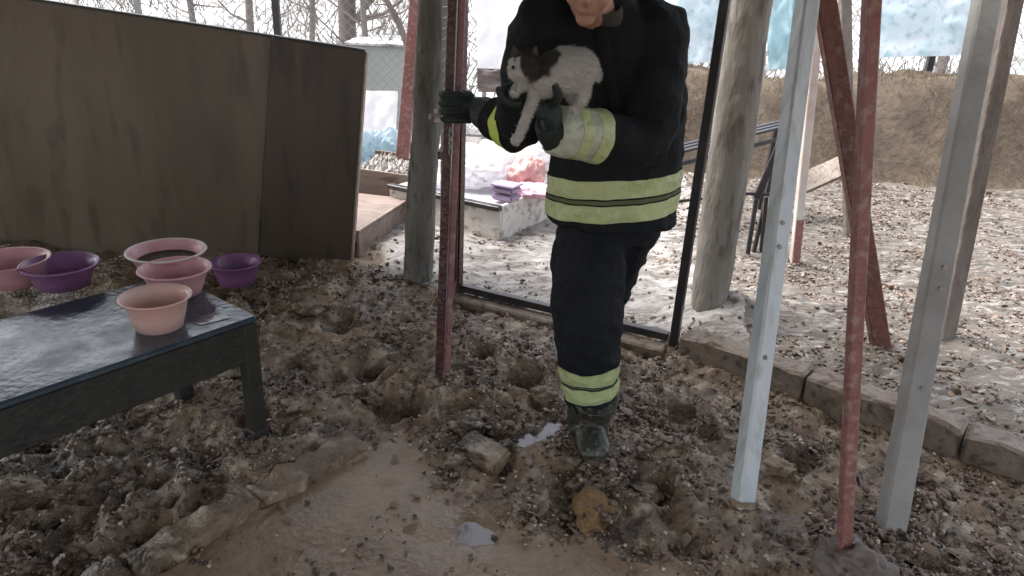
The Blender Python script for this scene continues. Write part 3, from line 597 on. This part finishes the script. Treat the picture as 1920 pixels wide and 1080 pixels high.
c = PY(988, 300, 5.5); tag(obj('salmon_cloth', crumple((c.x, c.y, tb+.09), (.14, .14, .16), 5, 4, .4), M['salmoncloth'], None, True), 'salmon coloured cloth heap on the low box next to the leg', 'cloth')
c = PY(995, 340, 5.3); tag(obj('pink_cloth', crumple((c.x, c.y, tb+.02), (.15, .13, .06), 6, 3, .4), M['pinkcloth'], None, True), 'pink cloth spread flat below the salmon cloth', 'cloth')
c = PY(950, 352, 5.1)
cr = thing('mauve_basin', 'small mauve plastic crate on the low box', 'crate', (c.x, c.y, tb))
for k, zz in enumerate((.03, .085)): obj('tier', box((c.x, c.y, tb+zz), (.17, .15, .045), .012, -.5), M['mauve'], cr)
obj('rim', box((c.x, c.y, tb+.118), (.19, .17, .012), .005, -.5), M['mauve'], cr)
# ------------------------------------------------------------------ dark table behind at the right
bt = thing('metal_table', 'black slatted metal table behind the log post and white pole', 'table', (1.5, 5.0, 0))
def F2(px, py, Y): return PY(px, py, Y)
p0, p1 = F2(1245, 292, 5.0), F2(1490, 232, 5.6)
for k in range(3):
    o_ = Vector((.03*k, .13*k, .0)); obj('slat', beam(p0+o_+Vector((0, 0, -.0)), p1+o_, .05, .018, .003, side=(0, 1, 0)), M['black'], bt)
obj('apron', beam(p0+Vector((0, 0, -.09)), p1+Vector((0, 0, -.09)), .02, .03, .003, side=(0, 1, 0)), M['black'], bt)
for t, dy in ((.03, 0), (.97, 0), (.03, .3), (.97, .3)):
    q0 = lerp(p0, p1, t)+Vector((0, dy, 0)); obj('leg', beam(q0-Vector((0, 0, .02)), (q0.x-.03, q0.y, 0), .032, .032, .003), M['black'], bt)
obj('foot_rail', beam(Vector((p0.x, p0.y, .32)), Vector((p1.x, p1.y, .32)), .02, .02, .002), M['black'], bt)
# folded black stand in front of it
sx = thing('folding_stand', 'folded black metal stand with crossed legs behind the white pole', 'stand', G(1405, 500))
Yc = 4.65
a_, b_ = F2(1466, 262, Yc), F2(1418, 372, Yc); c_ = G(1398, 500); d_ = G(1422, 490)
obj('brace', beam(a_, b_, .045, .02, .003), M['black'], sx); obj('leg', beam(b_, c_, .026, .026, .003), M['black'], sx)
obj('leg', beam(b_+Vector((.07, .02, .01)), d_+Vector((.02, .02, 0)), .026, .026, .003), M['black'], sx)
obj('leg', beam(a_+Vector((.02, .1, 0)), Vector((a_.x-.02, a_.y+.1, 0)), .026, .026, .003), M['black'], sx)
obj('cross_bar', beam(b_+Vector((-.12, 0, .03)), b_+Vector((.14, .0, .03)), .018, .018, .002, side=(0, 1, 0)), M['black'], sx)
# plank scrap under the rusty beam
c = PY(1545, 320, 5.6); tag(obj('plank', box((c.x, c.y, c.z-.03), (.36, .2, .03), .004, rot=Matrix.Rotation(-.5, 3, 'Y') @ Matrix.Rotation(.5, 3, 'X')), M['kerb'], None), 'pale broken plank leaning at the foot of the earth bank', 'plank')
# ------------------------------------------------------------------ black table with bowls, left
TZ = .52; A = Vector((-.915, 2.365, 0)); tu = Vector((.6, .8, 0)); tv = Vector((-.8, .6, 0)); TLn, TD = 1.35, .6
tbl = thing('low_table', 'low black table with wet bluish top holding the pink bowls', 'table', A-tu*.65+tv*.3)
def tz(a, b, z): return A-tu*a+tv*b+Vector((0, 0, z))
obj('top', slab4(tz(TLn, 0, TZ-.022), tz(0, 0, TZ-.022), tz(0, TD, TZ-.022), tz(TLn, TD, TZ-.022), .022, .006), M['tabletop'], tbl)
obj('apron', beam(tz(.03, .015, TZ-.10), tz(TLn-.03, .015, TZ-.10), .15, .02, .004, side=(0, 0, 1)), M['table'], tbl)
obj('apron', beam(tz(.018, .04, TZ-.08), tz(.018, TD-.04, TZ-.08), .11, .02, .004, side=(0, 0, 1)), M['table'], tbl)
obj('apron', beam(tz(.03, TD-.015, TZ-.08), tz(TLn-.03, TD-.015, TZ-.08), .11, .02, .004, side=(0, 0, 1)), M['table'], tbl)
for a_, b_ in ((.03, .03), (.03, TD-.03), (TLn-.03, .03), (TLn-.03, TD-.03)):
    obj('leg', beam(tz(a_, b_, -.03), tz(a_, b_, TZ-.024), .058, .058, .006, side=tu), M['table'], tbl)
    obj('foot_cap', beam(tz(a_, b_, -.03), tz(a_, b_, .05), .063, .063, .004, side=tu), M['black'], tbl)
obj('brace', beam(tz(.05, .30, TZ-.15), tz(.32, .05, TZ-.16), .02, .012, .002, side=(0, 0, 1)), M['grey_post'], tbl)
obj('brace', beam(tz(.05, .24, TZ-.18), tz(.34, .05, TZ-.185), .012, .012, .002, side=(0, 0, 1)), M['grey_post'], tbl)
def bowl(c, r, h, mo, label, fill=None, mrim=None, name='bowl', tilt=0., group='plastic bowls'):
    t = thing(name, label, 'bowl', c, group); c = Vector(c); n = 36
    prof = [(0, .004), (.62, .004), (.66, .0), (.68, .01), (.8, .42), (.93, .9), (1.0, .96), (1.03, .985), (1.0, 1.0), (.94, .97), (.88, .88), (.74, .42), (.62, .06), (0, .04)]
    bm = bmesh.new(); pr = None
    Rm = Matrix.Rotation(tilt, 3, 'Y')
    for (a, b) in prof:
        vs = [bm.verts.new(c+Rm @ Vector((r*a*math.cos(2*math.pi*k/n), r*a*math.sin(2*math.pi*k/n), h*b))) for k in range(n)] if a else [bm.verts.new(c+Rm @ Vector((0, 0, h*b)))]
        if pr:
            for k in range(n):
                if len(pr) == 1: bm.faces.new((pr[0], vs[(k+1) % n], vs[k]))
                elif len(vs) == 1: bm.faces.new((pr[k], pr[(k+1) % n], vs[0]))
                else: bm.faces.new((pr[k], pr[(k+1) % n], vs[(k+1) % n], vs[k]))
        pr = vs
    bmesh.ops.recalc_face_normals(bm, faces=bm.faces[:])
    obj('shell', bm, mo, t, True)
    if mrim:
        bm = bmesh.new(); pts = [c+Rm @ Vector((r*1.025*math.cos(a), r*1.025*math.sin(a), h*.985)) for a in [2*math.pi*k/36 for k in range(37)]]; tube(pts, r*.035, 6, bm, False); obj('rim', bm, mrim, t, True)
    if fill:
        bm = bmesh.new(); vs = [bm.verts.new(c+Rm @ Vector((r*.86*math.cos(2*math.pi*k/24)*.93, r*.86*math.sin(2*math.pi*k/24)*.93, h*.62))) for k in range(24)]; bm.faces.new(vs); obj('contents', bm, fill, t)
    return t
c = G(334, 548, TZ); bowl(c, .125, .1, M['pinkbowl'], 'middle pink plastic bowl on the black table, in front of the brown filled one', None, M['pinkbowl'])
c2 = G(318, 512, TZ); bowl(c2, .145, .10, M['pinkbowl'], 'pale rimmed plastic bowl with dark brown contents at the back of the table', M['broth'], M['cream'])
c = G(300, 612, TZ); bowl(c, .11, .115, M['salmon'], 'salmon pink plastic bowl nearest the front edge of the table', None, M['salmon'])
c = G(445, 530, .03); bowl(Vector((c.x, c.y, .03)), .14, .13, M['purple'], 'purple plastic bowl standing past the corner of the table by the dark panel', None, M['purple'], 'basin')
c = G(120, 535, TZ); bowl(c, .13, .09, M['purple'], 'dull purple bowl on the left part of the table', None, M['purple'])
c = G(25, 530, TZ); bowl(c, .14, .10, M['pinkbowl'], 'leftmost dark pink bowl on the table', None, None)
c = G(395, 598, TZ+.004); o = struct('water_film', blob_poly(c, .055, .03, TZ+.0025, rot=.6, seed=9), M['water'], kind='stuff')
# ------------------------------------------------------------------ firefighter
PR = thing('person', 'firefighter in black gear with lime reflective bands stepping through the doorway holding a cat', 'person', (.34, 2.42, 0))
X_, Y_, Z_ = Vector((1, 0, 0)), Vector((0, 1, 0)), Vector((0, 0, 1))
def E(c, rx, ry): return (Vector(c), X_*rx, Y_*ry)
def wr(s, sc=7.):
    def f(co, N):
        a = N.noise(Vector((co.x*sc, co.y*sc, co.z*sc*1.6))+Vector((3, 1, 7)))
        return s*(1-abs(a)*2.2)*.6+s*.5*N.noise(co*sc*3)
    return f
SHR, SHL = Vector((.065, 2.47, 1.55)), Vector((.425, 2.50, 1.55))
ELR, WRR = PY(972, 238, 2.66), PY(922, 220, 2.76)
ELL, WRL = PY(1205, 262, 2.36), PY(1040, 246, 2.19)
# body: one continuous skin mesh (head, neck, torso, limbs)
bm = loft([E((.35, 2.57, .86), .14, .09), E((.35, 2.57, .98), .17, .11), E((.335, 2.55, 1.15), .15, .10), E((.30, 2.53, 1.35), .18, .115), E((.26, 2.49, 1.5), .19, .10), E((.245, 2.46, 1.58), .12, .08)])
NK = Vector((.24, 2.44, 1.57)); HD = Vector((.186, 2.285, 1.685))
stube([NK-Vector((0, -.02, .06)), NK, HD+Vector((.01, .05, -.06))], [.07, .062, .06], 14, bm)
tiltq = Quaternion((1, 0, 0), R_(24)) @ Quaternion((0, 0, 1), R_(-8))
def hd(x, y, z): return HD+tiltq @ Vector((x, y, z))
ball(hd(0, .01, .035), (.076, .096, .088), bm, tiltq, 20); ball(hd(0, -.022, -.035), (.058, .07, .075), bm, tiltq, 18)
ball(hd(0, -.062, -.092), (.030, .026, .022), bm, tiltq, 12); ball(hd(0, -.098, -.02), (.014, .018, .018), bm, tiltq, 10)
stube([hd(0, -.088, .02), hd(0, -.108, -.022)], [.009, .014], 8, bm, 2); ball(hd(0, -.085, -.058), (.024, .012, .008), bm, tiltq, 10)
for s in (-1, 1):
    ball(hd(s*.076, .012, -.01), (.010, .02, .032), bm, tiltq, 10); ball(hd(s*.03, -.083, .028), (.024, .012, .009), bm, tiltq, 8)
    ball(hd(s*.04, -.062, -.03), (.024, .022, .026), bm, tiltq, 8)
for a, b, c in ((SHR, ELR, WRR), (SHL, ELL, WRL)): stube([a, lerp(a, b, .5), b, lerp(b, c, .5), c], [.055, .048, .04, .036, .028], 10, bm, 2)
HR, HL = Vector((.27, 2.56, .93)), Vector((.44, 2.60, .93)); KR = Vector((.283, 2.44, .53)); AR = Vector((.335, 2.50, .16))
KL = Vector((.375, 2.72, .52)); AL = Vector((.385, 3.02, .19))
for a, b, c in ((HR, KR, AR), (HL, KL, AL)): stube([a, lerp(a, b, .5), b, lerp(b, c, .4), c], [.085, .075, .055, .05, .035], 12, bm, 2)
body = obj('body', remesh(bm, .007, 3), M['skin'], PR, True)
for s in (-1, 1):
    e = obj('eye', ball(hd(s*.03, -.082, .012), (.012, .010, .010), None, None, 12), M['eyew'], PR, True)
    obj('iris', ball(hd(s*.03, -.0905, .011), .0045, seg=8), M['eyed'], PR, True)
bm = ball(hd(0, .022, .055), (.083, .098, .082), None, tiltq, 20); ball(hd(0, .06, .0), (.072, .055, .075), bm, tiltq, 14)
hb2 = remesh(bm, .006, 1, lambda co, N: .004*N.noise(co*60))
obj('hair', hb2, M['hair'], PR, True)
# jacket
bm = loft([E((.355, 2.585, .875), .236, .178), E((.354, 2.583, .96), .237, .178), E((.352, 2.58, 1.06), .232, .172), E((.35, 2.57, 1.18), .228, .165), E((.33, 2.55, 1.33), .238, .168),
           E((.285, 2.52, 1.46), .232, .155), E((.25, 2.49, 1.55), .19, .125), E((.24, 2.47, 1.61), .12, .10), E((.232, 2.44, 1.645), .095, .088)], 26)
stube([SHR+Vector((.08, 0, -.02)), SHR, lerp(SHR, ELR, .5)+Vector((-.012, 0, 0)), ELR, lerp(ELR, WRR, .5), WRR], [.085, .10, .092, .086, .078, .068], 18, bm, 3)
stube([SHL+Vector((-.08, 0, -.02)), SHL, lerp(SHL, ELL, .5)+Vector((.015, 0, 0)), ELL, lerp(ELL, WRL, .5), WRL], [.09, .105, .098, .092, .078, .068], 18, bm, 3)
jb = remesh(bm, .009, 3, wr(.013))
# cut the sleeves and hem open a little: darker inside is the body
bandA = (Vector((-.025, 0, 1))).normalized()
def zplane(z): return Vector((.35, 2.55, z))
tilt = Vector((-.10, 0, 1)).normalized()      # hem rises to the right in the photograph
def strip(z0, z1, off, m, name='reflective_band'):
    b = band_from(jb, [(zplane(z1), tilt), (zplane(z0), -tilt)], off, lambda c: True); return obj(name, b, m, PR, True)
strip(.918, .978, .004, M['hiviz']); strip(1.003, 1.066, .004, M['hiviz']); strip(.983, .997, .003, M['olive'])
def sleeve_band(P0, P1, t0, t1, off, m, name, rmax=.13):
    d = (P1-P0).normalized(); b = band_from(jb, [(lerp(P0, P1, t1), d), (lerp(P0, P1, t0), -d)], off, lambda c: (c-P0-(c-P0).dot(d)*d).length < rmax and c.y < 9)
    return obj(name, b, m, PR, True)
sleeve_band(ELL, WRL, .74, .85, .004, M['hiviz'], 'cuff_band', .1); sleeve_band(ELL, WRL, .66, .74, .003, M['silver'], 'cuff_band', .105); sleeve_band(ELL, WRL, .52, .66, .004, M['hiviz'], 'cuff_band', .105)
sleeve_band(ELL, WRL, .85, 1.02, .003, M['silver'], 'cuff_band', .1)
sleeve_band(ELR, WRR, .12, .52, .004, M['neon'], 'cuff_band', .10)
obj('jacket', jb, M['jacket'], PR, True)
bm = loft([(Vector((.236, 2.435, 1.575)), X_*.088, Y_*.085+Z_*.02), (Vector((.215, 2.38, 1.625)), X_*.08, Y_*.08+Z_*.035)], 24, None, False)
bmesh.ops.solidify(bm, geom=bm.faces[:], thickness=.008); obj('collar_lining', bm, M['stub'], PR, True)
obj('zip_flap', stube([(.232, 2.352, 1.56), (.262, 2.358, 1.46), (.305, 2.372, 1.33), (.34, 2.40, 1.18), (.35, 2.41, 1.10)], [(.02, .006)]*5, 8, up=Vector((0, 1, 0))), M['jacket'], PR, True)
# trousers
bm = loft([E((.355, 2.59, 1.05), .19, .14), E((.355, 2.59, .95), .19, .145), E((.355, 2.58, .87), .18, .14), E((.35, 2.57, .80), .15, .12)], 22)
stube([HR+Vector((.015, .03, -.07)), lerp(HR, KR, .5), KR, lerp(KR, AR, .45), lerp(KR, AR, .8), AR+Vector((0, 0, -.01))], [.112, .134, .126, .114, .106, .100], 18, bm, 3)
stube([HL+Vector((-.01, .02, -.07)), lerp(HL, KL, .5), KL, lerp(KL, AL, .5), AL], [.125, .105, .09, .075, .07], 18, bm, 3)
tr = remesh(bm, .009, 3, wr(.014, 8.))
d = (AR-KR).normalized()
def leg_band(t0, t1, off, m):
    b = band_from(tr, [(lerp(KR, AR, t1), d), (lerp(KR, AR, t0), -d)], off, lambda c: c.y < 2.62 and (c-KR-(c-KR).dot(d)*d).length < .16); return obj('ankle_band', b, m, PR, True)
leg_band(.45, .62, .004, M['hiviz']); leg_band(.635, .65, .003, M['olive']); leg_band(.665, .85, .004, M['hiviz'])
obj('trousers', tr, M['trouser'], PR, True)
def boot(ank, heel, toe, name='boot', k=1.):
    up_ = (ank-heel).normalized(); fwd = (toe-heel).normalized(); L = (toe-heel).length
    bm = stube([ank+up_*.10, ank, heel+up_*.05+fwd*.03, heel+up_*.035+fwd*.10], [.066*k, .062*k, .056*k, .05*k], 14, None, 3)
    side_ = fwd.cross(Vector((0, 0, 1))).normalized(); n_ = side_.cross(fwd)*1.
    if n_.z < 0: n_ = -n_
    rings = []
    for t, w, h in ((0, .03, .02), (.06, .042, .035), (.3, .045, .045), (.55, .05, .042), (.8, .052, .034), (.95, .042, .025), (1, .025, .014)):
        rings.append((heel+fwd*L*t+n_*(h+.012), side_*w*(1+(k-1)*.6), n_*h))
    loft(rings, 14, bm)
    b = remesh(bm, .006, 2); o = obj(name, b, M['boot'], PR, True)
    bm = loft([(heel+fwd*(L*.5)+n_*z, side_*.056*(1+(k-1)*.6), fwd*(L*.53)) for z in (-.008, .02)], 22); obj('sole', bm, M['bootmud'], o, False)
    return o
gz = float(height(np.array(.34), np.array(2.4)))
boot(Vector((.335, 2.50, .12)), Vector((.325, 2.56, .0)), Vector((.345, 2.29, .0)), k=1.5)
boot(Vector((.385, 3.02, .20)), Vector((.385, 3.09, .13)), Vector((.37, 2.92, .045)))
# gloves
def fingers(palm, rad, specs, name, m, cuff):
    bm = bmesh.new()
    stube(palm, rad, 12, bm, 3)
    for pts, r in specs: stube(pts, [r*1.05, r, r*.95, r*.8][:len(pts)] if len(pts) <= 4 else [r*1.05, r*1.05, r, r*.95, r*.8], 8, bm, 2)
    stube(cuff[0], cuff[1], 14, bm, 2)
    return obj(name, remesh(bm, .0038, 2), m, PR, True)
# right glove closes round the gate stile
hz0 = PY(880, 200, 2.85).z; gx, gy = -.312+.055*hz0/2.15+.02, 2.885
pc_ = Vector((gx+.075, gy-.012, hz0))
sp = []
for k in range(4):
    z = hz0+.042-.031*k; ln = (.93, 1., .96, .8)[k]
    sp.append(([(gx+.07, gy-.03, z), (gx+.03, gy-.052, z+.002), (gx-.02*ln, gy-.054, z), (gx-.048*ln, gy-.03, z-.001), (gx-.045, gy+.004, z)], (.0155-.001*(k == 3))))
sp.append(([(gx+.07, gy+.01, hz0+.03), (gx+.045, gy+.042, hz0+.04), (gx+.0, gy+.048, hz0+.035), (gx-.025, gy+.042, hz0+.02)], .0145))
fingers([WRR, (gx+.11, gy-.035, hz0), (gx+.06, gy-.01, hz0)], [(.046, .05), (.064, .038), (.06, .034)], sp, 'glove', M['glove'], ([lerp(ELR, WRR, .85), WRR, lerp(WRR, pc_, .45)], [.062, .066, .062]))
# left glove cradles the cat from below
CZ = PY(1030, 170, 2.12).z
H0 = PY(1030, 200, 2.13); H1 = PY(1000, 185, 2.10)
sp = []
for k in range(4):
    off_ = Vector((-.012*k, -.024*k+.03, -.003*k)); a = H1+off_
    sp.append(([a, a+Vector((-.03, -.016, .002)), a+Vector((-.055, -.025, .022)), a+Vector((-.062, -.03, .045))], .012))
sp.append(([H0+Vector((.0, -.03, .01)), H0+Vector((.02, -.06, .03)), H0+Vector((.015, -.075, .055)), H0+Vector((.005, -.078, .075))], .0135))
fingers([WRL, lerp(WRL, H0, .6), H0, H1], [(.038, .04), (.03, .045), (.024, .052), (.02, .05)], sp, 'glove', M['glove'], ([lerp(ELL, WRL, .9), WRL, lerp(WRL, H0, .4)], [.056, .058, .052]))
# ------------------------------------------------------------------ cat
cy = 2.10
def CP(px, py, dy=0): return PY(px, py, cy+dy)
ctt = thing('cat', 'white cat with dark grey head held against the firefighter chest', 'cat', CP(1040, 175))
rump, mid, ch, hd0 = CP(1093, 133, .02), CP(1058, 134, .01), CP(1012, 148, -.005), CP(983, 128, -.03)
bm = stube([CP(1108, 138, .03), rump, mid, CP(1032, 140), ch, CP(998, 143, -.01)], [.026, .060, .066, .058, .052, .040], 16, None, 4)
ball(hd0, (.046, .042, .041), bm, None, 18); ball(hd0+Vector((-.024, -.028, -.012)), (.021, .019, .016), bm, None, 12)
for s_, (ex, ey) in ((0, (972, 98)), (1, (1004, 92))): pass
stube([CP(1088, 152, .0), CP(1092, 178, -.01), CP(1083, 198, -.015), CP(1070, 208, -.03)], [.027, .018, .012, .013], 10, bm, 3)      # hind leg
stube([CP(1075, 150, .04), CP(1078, 172, .03), CP(1066, 190, .02)], [.024, .015, .012], 10, bm, 3)
stube([CP(1003, 160, -.02), CP(997, 185, -.04), CP(985, 220, -.05), CP(970, 256, -.05), CP(963, 264, -.062)], [.020, .015, .012, .011, .013], 10, bm, 3)  # front leg hangs
stube([CP(990, 156, -.02), CP(968, 164, -.05), CP(962, 178, -.07)], [.018, .012, .011], 10, bm, 3)
stube([CP(1104, 135, .02), CP(1114, 126, .03), CP(1121, 135, .035), CP(1120, 152, .035)], [.013, .010, .008, .006], 8, bm, 4)
def fur(co, N): return .0022*N.noise(co*110)+.0016*N.noise(co*45)
cb = remesh(bm, .0035, 2, fur)
fm = bpy.data.materials.new('cat_fur'); fm.use_nodes = True; nn = fm.node_tree.nodes; ll = fm.node_tree.links; b = nn['Principled BSDF']; b.inputs['Roughness'].default_value = .85
at = nn.new('ShaderNodeAttribute'); at.attribute_name = 'coat'; ll.new(at.outputs['Color'], b.inputs['Base Color'])
nz = nn.new('ShaderNodeTexNoise'); nz.inputs['Scale'].default_value = 260; bp = nn.new('ShaderNodeBump'); bp.inputs['Strength'].default_value = .5; bp.inputs['Distance'].default_value = .01
tc = nn.new('ShaderNodeTexCoord'); ll.new(tc.outputs['Object'], nz.inputs['Vector']); ll.new(nz.outputs[0], bp.inputs['Height']); ll.new(bp.outputs[0], b.inputs['Normal'])
cat = obj('body', cb, fm, ctt, True)
from mathutils import noise as NO
ca = cat.data.color_attributes.new('coat', 'FLOAT_COLOR', 'POINT'); Dk, Wt = (.045, .042, .04), (.56, .55, .53)
patchc = CP(1012, 105, .0)
for i_, v_ in enumerate(cat.data.vertices):
    c_ = v_.co; w = 0
    w = max(w, 1-smst(np.array((c_-(hd0+Vector((.018, 0, .016)))).length+.01*NO.noise(c_*40)), .048, .056))
    w = max(w, 1-smst(np.array((c_-CP(1014, 118, 0)).length+.014*NO.noise(c_*40)), .056, .064))
    if (c_-(hd0+Vector((-.03, -.03, -.012)))).length < .028 or (abs(c_.x-hd0.x+.018) < .006 and c_.y < hd0.y-.02): w = 0
    w = float(w); ca.data[i_].color = (*(Wt[k]+(Dk[k]-Wt[k])*w for k in range(3)), 1)
dkm = mat('dark_fur', (.045, .042, .04), (.07, .06, .055), rough=.9, scale=60, bump=.4)
for dx, dy in ((-.024, -.006), (.022, .004)):
    a = hd0+Vector((dx, dy, .029)); obj('ear', loft([(a, Vector((.016, 0, 0)), Vector((0, .007, 0))), (a+Vector((dx*.15, 0, .014)), Vector((.011, 0, 0)), Vector((0, .005, 0))), (a+Vector((dx*.3, 0, .031)), Vector((.002, 0, 0)), Vector((0, .002, 0)))], 10), dkm, ctt, True)
for dx in (-.022, .004): obj('eye', ball(hd0+Vector((dx-.008, -.039, .004)), .0055, seg=10), M['eyed'], ctt, True)
obj('nose', ball(hd0+Vector((-.031, -.046, -.009)), (.004, .003, .003), seg=8), M['pinkcloth'], ctt, True)
def folds(c, rr, seed):
    bm = bmesh.new(); bmesh.ops.create_icosphere(bm, subdivisions=5, radius=1); off = Vector((seed, seed*2.3, 1))
    for v in bm.verts:
        q = v.co.copy(); d = .85+.35*NO.noise(q*1.3+off)-.30*abs(NO.noise(q*2.6+off))-.16*abs(NO.noise(q*6+off))+.1*math.sin(q.x*5+q.z*3)*.4
        v.co = Vector((q.x*rr[0]*d, q.y*rr[1]*d, max(q.z, -.4)*rr[2]*d))+Vector(c)
    return bm
def add_fur(src_o, n, L, seed):
    r_ = random.Random(seed); me0 = src_o.data; cols = me0.color_attributes['coat'].data; V, Cc = [], []
    P0 = me0.polygons; A_ = np.array([p_.area for p_ in P0]); pick = np.random.default_rng(seed).choice(len(P0), n, p=A_/A_.sum())
    for k_ in pick:
        p_ = P0[int(k_)]; c_ = p_.center.copy(); vi = p_.vertices[0]; nn_ = p_.normal
        d_ = (nn_*.55+Vector((.75, .1, -.35))+Vector((r_.gauss(0, .3), r_.gauss(0, .3), r_.gauss(0, .3)))).normalized()
        if d_.dot(nn_) < .15: d_ = (d_+nn_*.5).normalized()
        s_ = d_.cross(nn_).normalized()*.0007; c_ += Vector((r_.uniform(-.002, .002), r_.uniform(-.002, .002), r_.uniform(-.002, .002)))
        V += [c_-s_, c_+s_, c_+d_*L*r_.uniform(.6, 1.3)]; k2 = r_.uniform(.8, 1.15); Cc += [(*(q_*k2 for q_ in cols[vi].color[:3]), 1)]*3
    m_ = bpy.data.meshes.new('fur'); m_.from_pydata(V, [], [(3*i, 3*i+1, 3*i+2) for i in range(n)]); ca_ = m_.color_attributes.new('coat', 'FLOAT_COLOR', 'POINT')
    ca_.data.foreach_set('color', np.array(Cc, dtype=np.float32).ravel()); m_.materials.append(fm)
    o_ = bpy.data.objects.new('fur', m_); COL.objects.link(o_); o_.parent = ctt; o_.matrix_parent_inverse = Matrix.Translation(-ctt.location); o_['kind'] = 'stuff'
add_fur(cat, 26000, .010, 3)
# ------------------------------------------------------------------ things lying in the mud
def lump(name, px, py, r, m, label, cat_, seed, z=None, grp=None, amp=.35):
    g_ = G(px, py, 0); zz = float(height(np.array(g_.x), np.array(g_.y)))
    return tag(obj(name, crumple((g_.x, g_.y, zz+r[2]*.35), r, seed, 3, amp), m, None, True), label, cat_, grp)
lump('rag', 1117, 945, (.07, .11, .03), M['yellow'], 'flattened ochre yellow rag in the wet mud below the boot', 'rag', 11, amp=.5)
g_ = G(1600, 1085); tag(obj('grey_sack', folds((g_.x, g_.y, .03), (.15, .14, .13), 4), M['sack'], None, True), 'crumpled grey mauve sack at the foot of the red post', 'sack')
for k, (px, py, r) in enumerate([(700, 735, .05), (940, 745, .05), (1020, 735, .045), (905, 665, .045), (1285, 770, .055), (1240, 830, .04), (1210, 900, .05), (870, 800, .05), (380, 920, .05), (430, 700, .04), (560, 770, .05), (1060, 870, .04), (950, 790, .045), (690, 610, .05), (580, 590, .06), (1330, 800, .04), (1130, 905, .03), (1460, 880, .045), (1520, 820, .04), (650, 740, .03)]):
    lump('mud_clod', px, py, (r*1.1, r*.9, r*.55), M['mud'], 'wet brown clod of mud on the churned ground', 'mud clod', k+20, grp='mud clods', amp=.75)
g_ = G(905, 852); bm = box((g_.x, g_.y, .005), (.19, .13, .07), .012, -.45, rot=Matrix.Rotation(-.45, 3, 'Z') @ Matrix.Rotation(.15, 3, 'Y'))
bmesh.ops.subdivide_edges(bm, edges=[e for e in bm.edges if e.calc_length() > .05], cuts=5)
for v_ in bm.verts: v_.co += Vector((1, .4, 1))*NO.noise(v_.co*25)*.012
tag(obj('concrete_chunk', bm, M['mud'], None), 'mud covered broken concrete chunk at the edge of the smooth mud', 'concrete chunk')
# broken kerb pieces along the ledge
lk = thing('ledge_kerb', 'low mud covered kerb edging the smooth slab in the left foreground', 'kerb', (SL[0], SL[1], 0))
a = Vector((SL[0], SL[1], 0)); b = Vector((SC[0], SC[1], 0)); e = (b-a).normalized(); nrm = Vector((-e.y, e.x, 0))
for t0, t1 in ((-.5, -.12), (-.11, .33), (.34, .82)):
    bm = beam(lerp(a, b, t0)+nrm*.05+Vector((0, 0, -.034)), lerp(a, b, t1)+nrm*.05+Vector((0, 0, -.026)), .12, .095, .014, side=nrm)
    bmesh.ops.subdivide_edges(bm, edges=[x for x in bm.edges if x.calc_length() > .1], cuts=16)
    for v_ in bm.verts: v_.co += Vector((nrm.x, nrm.y, 1))*(NO.noise(v_.co*14)*.016+NO.noise(v_.co*40)*.012)
    obj('kerb_stone', bm, M['mud'], lk, True)
